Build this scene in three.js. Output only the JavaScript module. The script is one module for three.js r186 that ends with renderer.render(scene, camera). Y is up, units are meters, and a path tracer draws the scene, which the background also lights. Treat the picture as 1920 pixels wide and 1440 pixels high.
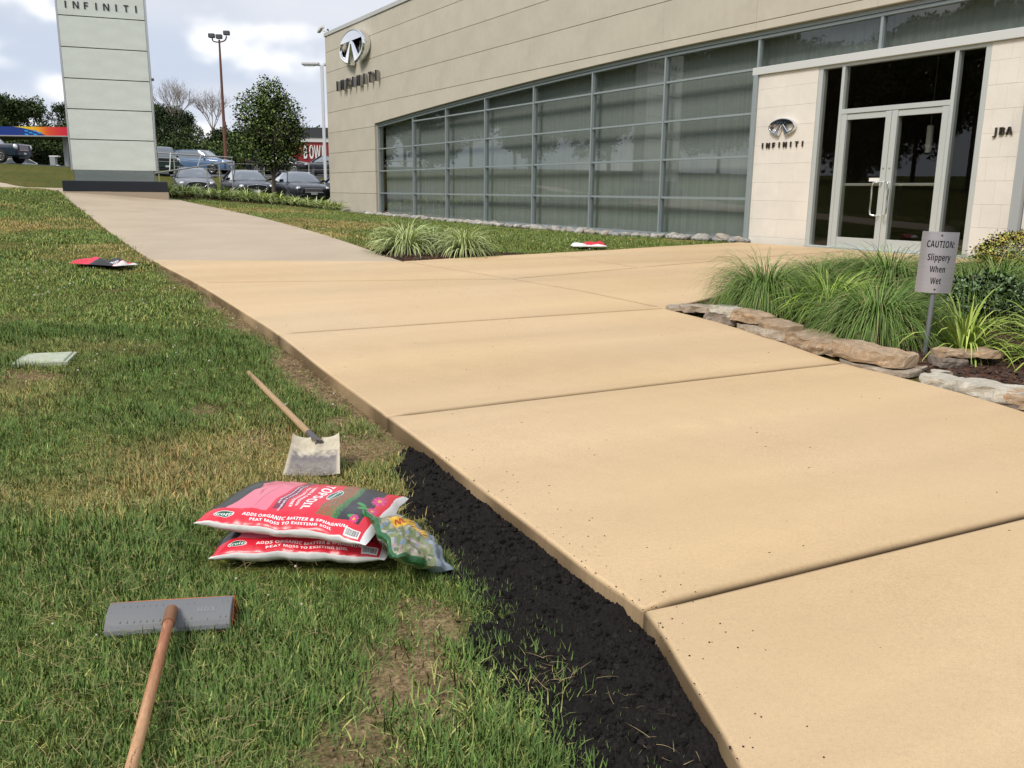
import * as THREE from 'three';
import { mergeGeometries, mergeVertices, toCreasedNormals } from 'three/addons/utils/BufferGeometryUtils.js';
import { ImprovedNoise } from 'three/addons/math/ImprovedNoise.js';
import { RoundedBoxGeometry } from 'three/addons/geometries/RoundedBoxGeometry.js';
import { TextGeometry } from 'three/addons/geometries/TextGeometry.js';
import { FontLoader } from 'three/addons/loaders/FontLoader.js';

// ---------------------------------------------------------------- camera, sky, sun, exposure
const scene = new THREE.Scene();
const camera = new THREE.PerspectiveCamera(47.93, 4 / 3, 0.1, 2500);
camera.position.set(0, 1.55, 0);
camera.rotation.order = 'YXZ';
camera.rotation.set(THREE.MathUtils.degToRad(-12.5), 0, THREE.MathUtils.degToRad(0.6));
const renderer = new THREE.WebGLRenderer({ antialias: true });
renderer.toneMapping = THREE.LinearToneMapping;
renderer.toneMappingExposure = 1.72;
renderer.shadowMap.enabled = true;

const per = new ImprovedNoise();
const noise = (x, y = 0, z = 0) => per.noise(x + 31.7, y + 17.3, z + 5.1);
const fbm = (x, y, z = 0, o = 4) => { let s = 0, a = 0.5, f = 1; for (let i = 0; i < o; i++) { s += a * noise(x * f, y * f, z * f + i * 7.7); a *= 0.5; f *= 2.03; } return s; };
const sstep = (a, b, x) => { const t = Math.min(1, Math.max(0, (x - a) / (b - a))); return t * t * (3 - 2 * t); };
const mix = (a, b, t) => a + (b - a) * t;
const clamp = (x, a, b) => Math.min(b, Math.max(a, x));

function makeSky() {
  const W = 2048, H = 1024, d = new Float32Array(W * H * 4);
  for (let r = 0; r < H; r++) {
    const el = ((r + 0.5) / H - 0.5) * Math.PI, y = Math.sin(el), c = Math.cos(el);
    for (let k = 0; k < W; k++) {
      const az = ((k + 0.5) / W - 0.5) * 2 * Math.PI, x = Math.cos(az) * c, z = Math.sin(az) * c, i = (r * W + k) * 4;
      let R, G, B;
      if (y < -0.02) { R = 0.3; G = 0.31; B = 0.28; } else {
        const q = 1 / (Math.max(y, 0) + 0.16), px = x * q, pz = z * q;
        // high veil with blue gaps
        const veil = sstep(-0.28, 0.26, fbm(px * 0.75 + 3, pz * 0.75, 2, 5));
        R = mix(0.365, 0.46, veil); G = mix(0.41, 0.48, veil); B = mix(0.49, 0.525, veil);
        const dark = sstep(0.0, 0.35, fbm(px * 0.5 - 8, pz * 0.5 + 2, 9, 4)); // grey undersides
        R *= 1 - 0.24 * dark; G *= 1 - 0.21 * dark; B *= 1 - 0.15 * dark;
        // heaped bright clouds, built in elevation/azimuth so that they stand up near the horizon
        const n = fbm(az * 7.5 + 1.3, el * 15, 4.2, 6), m = fbm(az * 2.6 - 2, el * 6, 14.2, 3);
        const low = sstep(1.1, 0.12, el);
        const puff = sstep(-0.04, 0.24, n + 0.5 * m - 0.13 + 0.16 * low);
        const lit = 0.5 + 0.5 * sstep(-0.25, 0.3, fbm(az * 7.5 + 1.3, (el - 0.02) * 15, 4.2, 5) * -1 + n + 0.1);
        R = mix(R, 0.40 + 0.32 * lit, puff * 0.85); G = mix(G, 0.42 + 0.30 * lit, puff * 0.85); B = mix(B, 0.47 + 0.25 * lit, puff * 0.85);
      }
      d[i] = R; d[i + 1] = G; d[i + 2] = B; d[i + 3] = 1;
    }
  }
  const t = new THREE.DataTexture(d, W, H, THREE.RGBAFormat, THREE.FloatType);
  t.mapping = THREE.EquirectangularReflectionMapping; t.magFilter = THREE.LinearFilter; t.minFilter = THREE.LinearFilter; t.needsUpdate = true;
  return t;
}
scene.background = makeSky();
scene.environment = scene.background;
const sun = new THREE.DirectionalLight(new THREE.Color(1, 0.93, 0.84), 1.75);
sun.name = 'sun';
sun.position.set(-48, 74, 40); sun.target.position.set(-4, 0, -12);
sun.castShadow = true; sun.shadow.radius = 34; sun.shadow.mapSize.set(4096, 4096);
Object.assign(sun.shadow.camera, { left: -60, right: 40, top: 60, bottom: -60, near: 1, far: 220 });
scene.add(sun, sun.target);

// ---------------------------------------------------------------- helpers
let seed = 7;
const rnd = () => { seed = (seed + 0x6d2b79f5) | 0; let t = Math.imul(seed ^ (seed >>> 15), 1 | seed); t = (t + Math.imul(t ^ (t >>> 7), 61 | t)) ^ t; return ((t ^ (t >>> 14)) >>> 0) / 4294967296; };
const rr = (a, b) => a + (b - a) * rnd();
const V3 = (x, y, z) => new THREE.Vector3(x, y, z);
const P = (X, y, D) => new THREE.Vector3(X, y, -D);       // X to the right, D ahead of the viewer
const lin = (r, g, b) => new THREE.Color().setRGB(r, g, b);
const mat = (c, roughness = 0.8, extra = {}) => new THREE.MeshPhysicalMaterial({ color: Array.isArray(c) ? lin(...c) : c, roughness, ...extra });
const taken = new Map();
const numbered = (n) => { const k = taken.get(n) ?? 0; taken.set(n, k + 1); return k ? n + '_' + String(k).padStart(3, '0') : n; };
const shade = (o) => { o.castShadow = o.receiveShadow = true; return o; };
function tag(o, label, category, group, kind) { if (label) o.userData.label = label; if (category) o.userData.category = category; if (group) o.userData.group = group; if (kind) o.userData.kind = kind; return o; }
function thing(name, label, category, pos = [0, 0, 0], turn = 0, group) {
  const g = new THREE.Group(); g.name = numbered(name); g.position.set(...pos); g.rotation.y = turn; scene.add(g); return tag(g, label, category, group);
}
function part(parent, name, geo, m) { const o = shade(new THREE.Mesh(Array.isArray(geo) ? merge(geo) : geo, m)); o.name = name; parent.add(o); return o; }
function top(name, geo, m, label, category, kind, group) { const o = shade(new THREE.Mesh(Array.isArray(geo) ? merge(geo) : geo, m)); o.name = numbered(name); scene.add(o); return tag(o, label, category, group, kind); }
function merge(list) { const l = list.map((g) => { g = g.index ? g.toNonIndexed() : g; for (const k of Object.keys(g.attributes)) if (!['position', 'normal', 'uv', 'color'].includes(k)) g.deleteAttribute(k); return g; });
  const c = l.every((g) => g.attributes.color); if (!c) l.forEach((g) => g.deleteAttribute('color')); const u = l.every((g) => g.attributes.uv); if (!u) l.forEach((g) => g.deleteAttribute('uv')); return mergeGeometries(l); }
function box(w, h, d, x = 0, y = 0, z = 0, ry = 0) { const g = new THREE.BoxGeometry(w, h, d); if (ry) g.rotateY(ry); return g.translate(x, y, z); }
function rbox(w, h, d, x = 0, y = 0, z = 0, r = 0.01, s = 2) { return new RoundedBoxGeometry(w, h, d, s, Math.min(r, w / 2.01, h / 2.01, d / 2.01)).translate(x, y, z); }
function cyl(r0, r1, a, b, n = 12) { const d = b.clone().sub(a), g = new THREE.CylinderGeometry(r1, r0, d.length(), n).translate(0, d.length() / 2, 0); g.applyQuaternion(new THREE.Quaternion().setFromUnitVectors(V3(0, 1, 0), d.normalize())); return g.translate(a.x, a.y, a.z); }
function tube(pts, r, n = 24, m = 8) { return new THREE.TubeGeometry(new THREE.CatmullRomCurve3(pts), n, r, m); }
function dataTex(w, h, f, srgb = true, repeat) {
  const a = new Uint8Array(w * h * 4);
  for (let y = 0; y < h; y++) for (let x = 0; x < w; x++) { const c = f(x, y), i = (y * w + x) * 4; a[i] = clamp(c[0], 0, 255); a[i + 1] = clamp(c[1], 0, 255); a[i + 2] = clamp(c[2], 0, 255); a[i + 3] = 255; }
  const t = new THREE.DataTexture(a, w, h); t.magFilter = THREE.LinearFilter; t.minFilter = THREE.LinearMipmapLinearFilter; t.generateMipmaps = true; t.wrapS = t.wrapT = THREE.RepeatWrapping;
  if (srgb) t.colorSpace = THREE.SRGBColorSpace; if (repeat) t.repeat.set(repeat, repeat); t.needsUpdate = true; return t;
}
function canvasTex(w, h, draw) { const c = document.createElement('canvas'); c.width = w; c.height = h; draw(c.getContext('2d'), w, h); const t = new THREE.CanvasTexture(c); t.colorSpace = THREE.SRGBColorSpace; return t; }
// noise that tiles over n cells
const tn = (x, y, n, s) => { const fx = (x % n) / n, fy = (y % n) / n; return mix(mix(noise(x, y, s), noise(x - n, y, s), fx), mix(noise(x, y - n, s), noise(x - n, y - n, s), fx), fy); };
const grain = (size, freqs, s) => { const o = new Float32Array(size * size); for (let y = 0; y < size; y++) for (let x = 0; x < size; x++) { let v = 0; for (const [f, a] of freqs) v += a * tn(x / size * f, y / size * f, f, s + f); o[y * size + x] = v; } return o; };

// ---------------------------------------------------------------- the lie of the land
const CP = [[-12,-8,-.304],[-6,-8,-.364],[-2,-8,-.404],[2,-8,-.444],[6,-8,-.484],[-12,0,.12],[-6,0,.06],[-2,0,.02],[2,0,-.02],[6,0,-.06],[-12,3,.279],[-6,3,.219],[-2,3,.179],[2,3,.139],[6,3,.099],[-12,6,.438],[-6,6,.378],[-2,6,.338],[2,6,.298],[6,6,.258],[-12,9,.597],[-6,9,.537],[-2,9,.497],[2,9,.457],[6,9,.417],[4.2,16.2,.69],[7.3,12.2,.69],[5.8,13.9,.69],[12,9,.62],[9,13,.69],[-2,12,.656],[-6,12,.696],[-12,12,.756],[-4.96,17.66,.986],[-7,15,.865],[-14,18,1.094],[1.5,12.5,.647],[2.76,19.06,.64],[.18,23.34,.64],[-2.4,27.62,.66],[-4.78,31.56,.7],[-7.47,36.01,.88],[-18,31,1.637],[-27.89,34,1.881],[-28.94,50,2.393],[-36.4,63,3.2],[-31.51,63,3.03],[-55.2,63,3.594],[-21.45,50,2.236],[-9.56,25,1.362],[-9.02,26.5,1.253],[-8.33,28.5,1.143],[-7.57,31,.976],[-6.46,33,.779],[-11.68,22.9,1.442],[-9.42,24,1.282],[-14.71,27,1.541],[-13,34,1.26],[-8.89,36,.98],[-16.55,36,1.822],[-16.03,44,1.13],[-13.38,44,1.01],[-10.46,44,.95],[-18.64,53,1.636],[-12.89,53,1.695],[-24.75,65,2.626],[-18.89,65,2.686],[-14.21,65,2.657],[-2.5,65,2.701],[10,40,.8],[25,20,.7],[20,60,2.7],[-45,85,2.7],[-10,85,3.2],[20,85,3],[-60,40,3.5],[-40,15,1.5],[-40,-10,0],[20,-10,-.3],[-15,-15,-.5],[-30,110,5],[10,110,4],[-80,110,6],[-80,-10,1],[60,50,2]];
const G = (() => {
  const n = CP.length, N = n + 3, U = (r) => (r > 0 ? r * Math.log(r) : 0), A = Array.from({ length: N }, () => new Float64Array(N + 1));
  for (let i = 0; i < n; i++) { for (let j = 0; j < n; j++) A[i][j] = U((CP[i][0] - CP[j][0]) ** 2 + (CP[i][1] - CP[j][1]) ** 2) + (i === j ? 0.3 : 0);
    A[i][n] = A[n][i] = 1; A[i][n + 1] = A[n + 1][i] = CP[i][0]; A[i][n + 2] = A[n + 2][i] = CP[i][1]; A[i][N] = CP[i][2]; }
  for (let c = 0; c < N; c++) { let p = c; for (let r = c + 1; r < N; r++) if (Math.abs(A[r][c]) > Math.abs(A[p][c])) p = r; [A[c], A[p]] = [A[p], A[c]];
    for (let r = 0; r < N; r++) if (r !== c) { const f = A[r][c] / A[c][c]; if (f) for (let k = c; k <= N; k++) A[r][k] -= f * A[c][k]; } }
  const w = A.map((row, i) => row[N] / row[i]);
  return (X, D) => { let s = w[n] + w[n + 1] * X + w[n + 2] * D; for (let i = 0; i < n; i++) { const r = (CP[i][0] - X) ** 2 + (CP[i][1] - D) ** 2; if (r > 0) s += w[i] * r * Math.log(r); }
    const far = Math.hypot(X + 15, D - 45); return far < 75 ? s : mix(s, 4.5, sstep(75, 110, far)); };
})();

// outline of the paving, in order
const EL = [[.72,-3],[.71,-.5],[.69,.6],[.66,1.3],[.6,1.97],[.53,2.41],[.46,2.74],[.29,3.03],[.1,3.38],[-.2,3.92],[-.48,4.44],[-.73,4.88],[-1.35,5.96],[-1.94,7.04],[-2.55,8.03],[-3.52,9.57],[-4.7,11.31],[-6.96,14.99],[-9.43,19.14],[-12.1,23.5],[-13,25]];
const ER2 = [[-1.49,11.68],[-2.06,12.8],[-3.35,15.14],[-4.97,17.68],[-7.53,22.07],[-9.1,24.1]];
const EF = [[-1.49,11.68],[-.62,12.28],[.29,12.85],[1.58,13.76],[2.68,14.77],[3.72,15.77],[4.22,16.3]];
const EN = [[1.51,8.58],[1.88,8.98],[2.68,9.93],[3.9,10.9],[5.3,11.7],[6.72,12.45]];
const ER1 = [[1.51,8.58],[1.92,7.92],[2.22,7.27],[2.52,6.46],[2.78,6.09],[3.03,5.7],[3.23,5.28],[3.5,4.2],[3.65,2.8],[3.75,1],[3.75,-3]];
const OUT = [...EL, ...[...ER2].reverse(), ...EF.slice(1), ...[...EN].reverse(), ...ER1.slice(1)];
const nLeft = EL.length - 1;
function nearest(poly, X, D, closed = true) { let best = 1e9, at = 0; const n = poly.length; for (let i = 0; i < (closed ? n : n - 1); i++) { const a = poly[i], b = poly[(i + 1) % n], dx = b[0] - a[0], dy = b[1] - a[1]; const t = clamp(((X - a[0]) * dx + (D - a[1]) * dy) / (dx * dx + dy * dy), 0, 1); const q = (X - a[0] - t * dx) ** 2 + (D - a[1] - t * dy) ** 2; if (q < best) { best = q; at = i; } } return [Math.sqrt(best), at]; }
function inside(poly, X, D) { let c = false; for (let i = 0, j = poly.length - 1; i < poly.length; j = i++) { const a = poly[i], b = poly[j]; if ((a[1] > D) !== (b[1] > D) && X < (b[0] - a[0]) * (D - a[1]) / (b[1] - a[1]) + a[0]) c = !c; } return c; }
const leftDrop = (D) => 0.02 + 0.07 * (1 - sstep(7, 12.5, D));
// height of the lawn and of whatever lies under the paving
function lawnY(X, D) {
  const g = G(X, D); if (D > 30 || D < -5 || X < -16 || X > 9) return g - 0.015;
  const [d, i] = nearest(OUT, X, D), left = i < nLeft, inn = inside(OUT, X, D);
  const bump = inn ? 0 : 0.012 * noise(X * 1.3, D * 1.3, 3) * Math.min(1, d * 2);
  if (inn) return g - mix(left ? leftDrop(D) : 0.02, 0.12, sstep(0, 0.12, d));
  return g + bump - (left ? leftDrop(D) * (1 - 0.4 * sstep(0.2, 2.5, d)) : 0.02);
}
// ---------------------------------------------------------------- ground, paving, beds
const lawnGrain = grain(512, [[8, 0.5], [24, 0.6], [64, 0.7], [160, 0.8]], 3);
const lawnTex = dataTex(512, 512, (x, y) => { const v = lawnGrain[y * 512 + x]; return [152 + v * 92, 152 + v * 90, 130 + v * 86]; });
const dryAt = (X, D) => sstep(0.02, 0.36, fbm(X * 0.42 + 4, D * 0.42, 1.5, 4) + 0.06);           // worn, yellowed patches
const bareAt = (X, D) => { // trodden earth
  let b = sstep(0.22, 0.42, fbm(X * 1.1, D * 1.1, 8.5, 4));
  for (const [x, d, r] of [[-.33, 2.45, .27], [-.42, 2.12, .2], [-.28, 2.78, .18], [-.2, 2.3, .13], [-.85, 4.6, .3], [-1.05, 5, .16], [-1.9, 5.2, .14]]) b = Math.max(b, sstep(r * 1.25, r * 0.45, Math.hypot(X - x, D - d) + 0.08 * noise(X * 9, D * 9)) * 0.95);
  const e = D > 4.2 && D < 11.8 ? nearest(EL, X, D, false)[0] : 9; if (e < .6) b = Math.max(b, sstep(.1, -.02, e - .07 - .13 * noise(D * 1.9, 4, 2) - (Math.abs(D - 6) < .7 ? .07 : 0)));
  return b;
};
(() => {
  const line = (a, b, fine0, fine1, step, grow) => { const o = []; let v = fine0; while (v < fine1) { o.push(v); v += step; } let s = step; while (v < b) { o.push(v); s *= grow; v += s; } o.push(b); const l = []; v = fine0 - step; s = step; while (v > a) { l.push(v); s *= grow; v -= s; } l.push(a); return [...l.reverse(), ...o]; };
  const xs = line(-900, 900, -9, 5, 0.13, 1.1), ds = line(-900, 1500, 0, 16, 0.13, 1.06);
  const pos = [], col = [], uv = [], idx = [], c = new THREE.Color();
  for (const D of ds) for (const X of xs) {
    pos.push(X, lawnY(X, D), -D); uv.push(X / 1.6, D / 1.6);
    const dry = dryAt(X, D), bare = D < 11.8 && X < 2 ? bareAt(X, D) : 0, bank = D > 34 ? sstep(-.1, .3, fbm(X * .12, D * .25, 5, 4)) : 0;
    c.setRGB(mix(.2, .32, Math.max(dry * .8, bank * .55)), mix(.225, .28, Math.max(dry * .8, bank * .5)), mix(.075, .11, dry));
    if (bare > 0) { c.r = mix(c.r, .5, bare); c.g = mix(c.g, .36, bare); c.b = mix(c.b, .28, bare); }
    col.push(c.r * 1.25, c.g * 1.25, c.b * 1.25);
  }
  const n = xs.length; for (let j = 0; j + 1 < ds.length; j++) for (let i = 0; i + 1 < n; i++) { const a = j * n + i; idx.push(a, a + 1, a + n, a + 1, a + n + 1, a + n); }
  const g = new THREE.BufferGeometry(); g.setAttribute('position', new THREE.Float32BufferAttribute(pos, 3)); g.setAttribute('color', new THREE.Float32BufferAttribute(col, 3)); g.setAttribute('uv', new THREE.Float32BufferAttribute(uv, 2)); g.setIndex(idx); g.computeVertexNormals();
  top('lawn', g, mat([1, 1, 1], 1, { map: lawnTex, bumpMap: lawnTex, bumpScale: 0.02, vertexColors: true, specularIntensity: 0.1 }), 'sloping mown lawn with dry patches around the paving', 'lawn', 'structure');
})();

function along(poly, step, closed) { const o = []; const n = poly.length; for (let i = 0; i < (closed ? n : n - 1); i++) { const a = poly[i], b = poly[(i + 1) % n], l = Math.hypot(b[0] - a[0], b[1] - a[1]), k = Math.max(1, Math.ceil(l / step)); for (let j = 0; j < k; j++) o.push([mix(a[0], b[0], j / k), mix(a[1], b[1], j / k)]); } if (!closed) o.push(poly[n - 1]); return o; }
function smoothLine(p, k = 5) { const c = new THREE.CatmullRomCurve3(p.map((q) => V3(q[0], 0, q[1])), false, 'centripetal'); return c.getPoints((p.length - 1) * k).map((v) => [v.x, v.z]); }
function ccw(p) { let a = 0; p.forEach((q, i) => { const r = p[(i + 1) % p.length]; a += q[0] * r[1] - r[0] * q[1]; }); return a > 0 ? p : [...p].reverse(); }
function inset(p, d) { const n = p.length; return p.map((q, i) => { const a = p[(i + n - 1) % n], b = p[(i + 1) % n]; let x = b[0] - a[0], y = b[1] - a[1]; const l = Math.hypot(x, y) || 1; return [q[0] - y / l * d, q[1] + x / l * d]; }); }
// a cast slab that follows the land: top with grid points, rounded arris, sides
function slab(poly, height, colour, { gap = 0.007, bev = 0.02, deep = 0.17, step = 0.14, stainShade = false } = {}) {
  const p = inset(ccw(along(poly, step, true)), gap);
  const joint = p.map((v) => stainShade && nearest(OUT, v[0], v[1])[0] > .04), q0 = inset(p, bev), q1 = inset(p, .028), q = p.map((_, i) => joint[i] ? q1[i] : q0[i]); let x0 = 1e9, x1 = -1e9, d0 = 1e9, d1 = -1e9; for (const [x, d] of q) { x0 = Math.min(x0, x); x1 = Math.max(x1, x); d0 = Math.min(d0, d); d1 = Math.max(d1, d); }
  const pos = [], nor = [], col = [], uv = [], tri = [];
  const put = (X, D, dy, n) => { const y = height(X, D) + dy; pos.push(X, y, -D); const e = 0.05; const nn = n ?? V3(-(height(X + e, D) - height(X - e, D)) / (2 * e), 1, (height(X, D + e) - height(X, D - e)) / (2 * e)).normalize(); nor.push(nn.x, nn.y, nn.z); const c = colour(X, D); col.push(...c); uv.push(X / 1.5, D / 1.5); return pos.length / 3 - 1; };
  const faces = THREE.ShapeUtils.triangulateShape(q.map((v) => new THREE.Vector2(v[0], v[1])), []);
  let T = faces.map((f) => f.map((i) => q[i])); const size = Math.max(x1 - x0, d1 - d0);
  for (let lev = 0; lev < 8; lev++) { const nx = []; let done = true; for (const t of T) { const L = [0, 1, 2].map((i) => Math.hypot(t[i][0] - t[(i + 1) % 3][0], t[i][1] - t[(i + 1) % 3][1])), m = Math.max(...L); if (m < (size > 5.5 ? 0.34 : 0.19) || size > 14 && m < 0.9) { nx.push(t); continue; } done = false; const i = L.indexOf(m), a = t[i], b = t[(i + 1) % 3], c = t[(i + 2) % 3], h = [(a[0] + b[0]) / 2, (a[1] + b[1]) / 2]; nx.push([a, h, c], [h, b, c]); } T = nx; if (done) break; }
  for (const t of T) { const i = t.map((v) => put(v[0], v[1], 0)); tri.push(i[0], i[1], i[2]); }
  const n = p.length, ring = [];
  for (let i = 0; i < n; i++) { const o = V3(p[i][0] - q[i][0], 0, -(p[i][1] - q[i][1])).normalize(); const up = V3(0, 1, 0), k = o.clone().add(up).normalize();
    ring.push([put(q[i][0], q[i][1], 0), put(mix(q[i][0], p[i][0], .6), mix(q[i][1], p[i][1], .6), -bev * .3, k), put(p[i][0], p[i][1], -bev, o), put(p[i][0], p[i][1], -deep, o)]); if (joint[i]) for (const [q2, k] of [[0, .04], [1, .45], [2, .8]]) { const at = ring[i][q2] * 3, f = k * (.8 + .4 * noise(p[i][0] * 3, p[i][1] * 3, 2)); col[at] = mix(col[at], .2, f); col[at + 1] = mix(col[at + 1], .13, f); col[at + 2] = mix(col[at + 2], .065, f); } if (stainShade) { const s0 = .55 + .45 * sstep(-.25, .3, noise(p[i][0] * 2.2, p[i][1] * 2.2, 6) + .15); for (const [q2, k] of [[2, .8], [3, .98]]) { const at = ring[i][q2] * 3; const f = k * s0; col[at] = mix(col[at], .1, f); col[at + 1] = mix(col[at + 1], .065, f); col[at + 2] = mix(col[at + 2], .034, f); } } }  // soil dirt on the sides, with shade painted into the same brown
  for (let i = 0; i < n; i++) { const a = ring[i], b = ring[(i + 1) % n]; for (let k = 0; k < 3; k++) tri.push(a[k], a[k + 1], b[k], b[k], a[k + 1], b[k + 1]); }
  const g = new THREE.BufferGeometry(); g.setAttribute('position', new THREE.Float32BufferAttribute(pos, 3)); g.setAttribute('normal', new THREE.Float32BufferAttribute(nor, 3)); g.setAttribute('color', new THREE.Float32BufferAttribute(col, 3)); g.setAttribute('uv', new THREE.Float32BufferAttribute(uv, 2)); g.setIndex(tri); return g;
}
const concGrain = grain(1024, [[6, 0.1], [20, 0.16], [90, 0.4], [300, 0.9]], 11);
const concTex = dataTex(1024, 1024, (x, y) => { const v = concGrain[y * 1024 + x]; const k = 230 + v * 26; return [k, k - 1.5 * Math.abs(v) * 6, k - 3]; });
const concBump = dataTex(1024, 1024, (x, y) => { const v = 128 + concGrain[y * 1024 + x] * 110; return [v, v, v]; }, false);
const mConc = mat([1, 1, 1], 0.62, { map: concTex, vertexColors: true, bumpMap: concBump, bumpScale: 0.0014, specularIntensity: 0.35 });
// sealer brushed on across the walk: long faint strokes along the joints
const tan = (X, D) => { const u = X * .9 + D * .43, v = -X * .43 + D * .9; const k = 1.03 + .24 * fbm(u * .12, v * 1.9, 2.2, 3) + .03 * fbm(u * .9, v * .9, 6, 4) + .05 * noise(u * .5, v * 8, 1); const warm = .04 * noise(X * .7, D * .7, 4); return [.70 * k, .52 * k * (1 - warm * .5), .315 * k * (1 - warm * 2)]; };
const pale = (X, D) => { const k = 1 + .2 * fbm(X * .8, D * .8, 3, 4) + .07 * noise(X * 3, D * 1.2, 8); const t = sstep(14, 24, D) * .12 + .1 * noise(X * .25, D * .25, 4); return [.58 * k, mix(.48, .45, t) * k, mix(.36, .325, t) * k]; };
const walk = new THREE.Group(); walk.name = 'walkway'; scene.add(walk);
tag(walk, 'tan sealed concrete walkway of large curved panels with tooled joints', 'walkway', null, 'structure');
const between = (l, a, b) => { const i = l.findIndex((p) => p === a), j = l.findIndex((p) => p === b); return l.slice(i, j + 1); };
(() => {
  const sl = (a, b) => smoothLine(EL).filter((p) => p[1] >= a - 1e-3 && p[1] <= b + 1e-3);
  const sr = smoothLine(ER1);
  const rsec = (a, b) => sr.filter((p) => p[1] >= a - 1e-3 && p[1] <= b + 1e-3).sort((p, q) => q[1] - p[1]);
  const J = [[[.695, .25], [3.72, 1.75]], [[.46, 2.76], [3.5, 4.22]], [[-.73, 4.88], [2.52, 6.46]], [[-1.94, 7.04], [1.51, 8.58]]];
  const panels = [];
  panels.push([...sl(-3, .2), J[0][0], J[0][1], ...rsec(-3, 1.7)]);
  for (let i = 0; i < 3; i++) panels.push([J[i][0], ...sl(J[i][0][1] + .06, J[i + 1][0][1] - .06), J[i + 1][0], J[i + 1][1], ...rsec(J[i][1][1] + .06, J[i + 1][1][1] - .06), J[i][1]]);
  panels.push([[-1.94, 7.04], ...sl(7.1, 9.5), [-3.52, 9.57], [-.01, 10.29], [.81, 9.46], [1.51, 8.58]]);
  panels.push([[-3.52, 9.57], ...sl(9.63, 11.25), [-4.7, 11.31], [-1.49, 11.68], [-.76, 10.99], [-.01, 10.29]]);
  // branch to the doors
  panels.push([[-.01, 10.29], [-.76, 10.99], [-1.49, 11.68], [-.62, 12.28], [.45, 12.96], [1.67, 11.5]]);
  panels.push([[1.67, 11.5], [.45, 12.96], [1.58, 13.76], [2.68, 14.77], [3.72, 15.77], [4.22, 16.3], [5.62, 14.19], [3.09, 12.52]]);
  panels.push([[-.01, 10.29], [1.67, 11.5], [3.25, 10.38], [2.68, 9.93], [1.88, 8.98], [1.51, 8.58], [.81, 9.46]]);
  panels.push([[1.67, 11.5], [3.09, 12.52], [5.62, 14.19], [6.72, 12.45], [5.3, 11.7], [3.9, 10.9], [3.25, 10.38]]);
  for (const p of panels) part(walk, 'concrete_panel', slab(p, G, tan, { stainShade: true }), mConc);
  const old = part(walk, 'concrete_panel', slab([[-4.7, 11.31], ...sl(11.4, 25), [-9.1, 24.1], ...smoothLine(ER2).slice(1, -1).reverse(), [-1.49, 11.68]], G, pale, { step: .3 }), mConc);
  old.userData.label = 'older unsealed pale concrete leading to the pylon';
})();
const mConcPlain = mat([.46, .38, .29], .85, { map: concTex });
// thin path running off to the left behind the lawn
top('side_path', slab([[-12.2, 23.6], [-14.6, 26.2], [-18.2, 30.2], [-26, 36], [-26, 37.6], [-18, 31.5], [-14.4, 27.4], [-12.6, 25.4]], (X, D) => G(X, D) + .012, pale, { step: .5 }), mConc, 'narrow pale concrete path crossing the lawn left of the pylon', 'path', 'structure');
// asphalt of the car parks
const mAsph = mat([.055, .056, .06], .95);
function sheet(poly, h, m, label, name, step = 1.2) { const g = slab(poly, h, () => [1, 1, 1], { gap: 0, bev: .01, deep: .1, step }); top(name, g, m, label, 'paving', 'structure'); }
sheet([[-19, 38.5], [-15.5, 36.4], [-9.3, 35.4], [-7.2, 37], [-4, 46.5], [-18, 46.5]], (X, D) => G(X, D) + .01, mAsph, 'dark asphalt under the front row of parked cars', 'car_park');
sheet([[-60, 61.4], [-34, 61.4], [-26, 62], [-4, 61.4], [0, 76], [-60, 80]], (X, D) => G(X, D) + .01, mAsph, 'dark asphalt of the upper car park behind the grass bank', 'upper_car_park', 2);

// mulch
const mulchGrain = grain(512, [[20, .5], [60, .8], [140, .8]], 21);
const mulchTex = dataTex(512, 512, (x, y) => { const v = mulchGrain[y * 512 + x]; return [96 + v * 70, 72 + v * 56, 60 + v * 48]; });
const mMulch = mat([.62, .6, .6], 1, { map: mulchTex, bumpMap: mulchTex, bumpScale: .03, specularIntensity: .15 });
const BED = [...smoothLine(ER1).filter((p) => p[1] > 1), [8.5, 1], [9.5, 9], [7.4, 12.3], [6.72, 12.45], ...[...EN].reverse().slice(1, -1)];
const bedY = (X, D) => { const d1 = nearest(ER1, X, D, false)[0], d2 = nearest(EN, X, D, false)[0], d = Math.min(d1, d2); return G(X, D) - .035 + .07 * sstep(.1, .7, d) + .02 * fbm(X * 4, D * 4, 2, 3); };
top('mulch_bed', slab(BED, bedY, () => [1, 1, 1], { gap: .01, bev: .02, step: .2 }), mMulch, 'brown mulch of the planting bed beside the walkway', 'mulch', 'structure');
const BED2 = [[-1.53, 11.72], [-1.95, 12.4], [-2.2, 13.0], [-1.4, 13.2], [-.5, 12.95], [.1, 12.95], [.22, 12.84], [-.62, 12.3]];
const bed2Y = (X, D) => G(X, D) + .03 * sstep(0, .3, nearest(BED2, X, D)[0]) - .012 + .015 * fbm(X * 4, D * 4, 2, 3);
top('mulch_bed', slab(BED2, bed2Y, () => [1, 1, 1], { gap: 0, bev: .02, step: .2 }), mMulch, 'small dark mulch corner under the two striped grass clumps', 'mulch', 'structure');
const HEDGE = [[-9.7, 24.7], [-9.25, 25.9], [-8.7, 27.6], [-8.05, 29.6], [-7.4, 31.4], [-6.75, 32.9]];
const BED3 = [...HEDGE.map((p) => [p[0] + .55, p[1] - .1]), ...[...HEDGE].reverse().map((p) => [p[0] - .8, p[1] + .7])];
top('mulch_bed', slab(BED3, (X, D) => G(X, D) + .02, () => [1, 1, 1], { gap: 0, bev: .02, step: .3 }), mMulch, 'strip of dark mulch under the row of lilyturf by the car park', 'mulch', 'structure');
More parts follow.
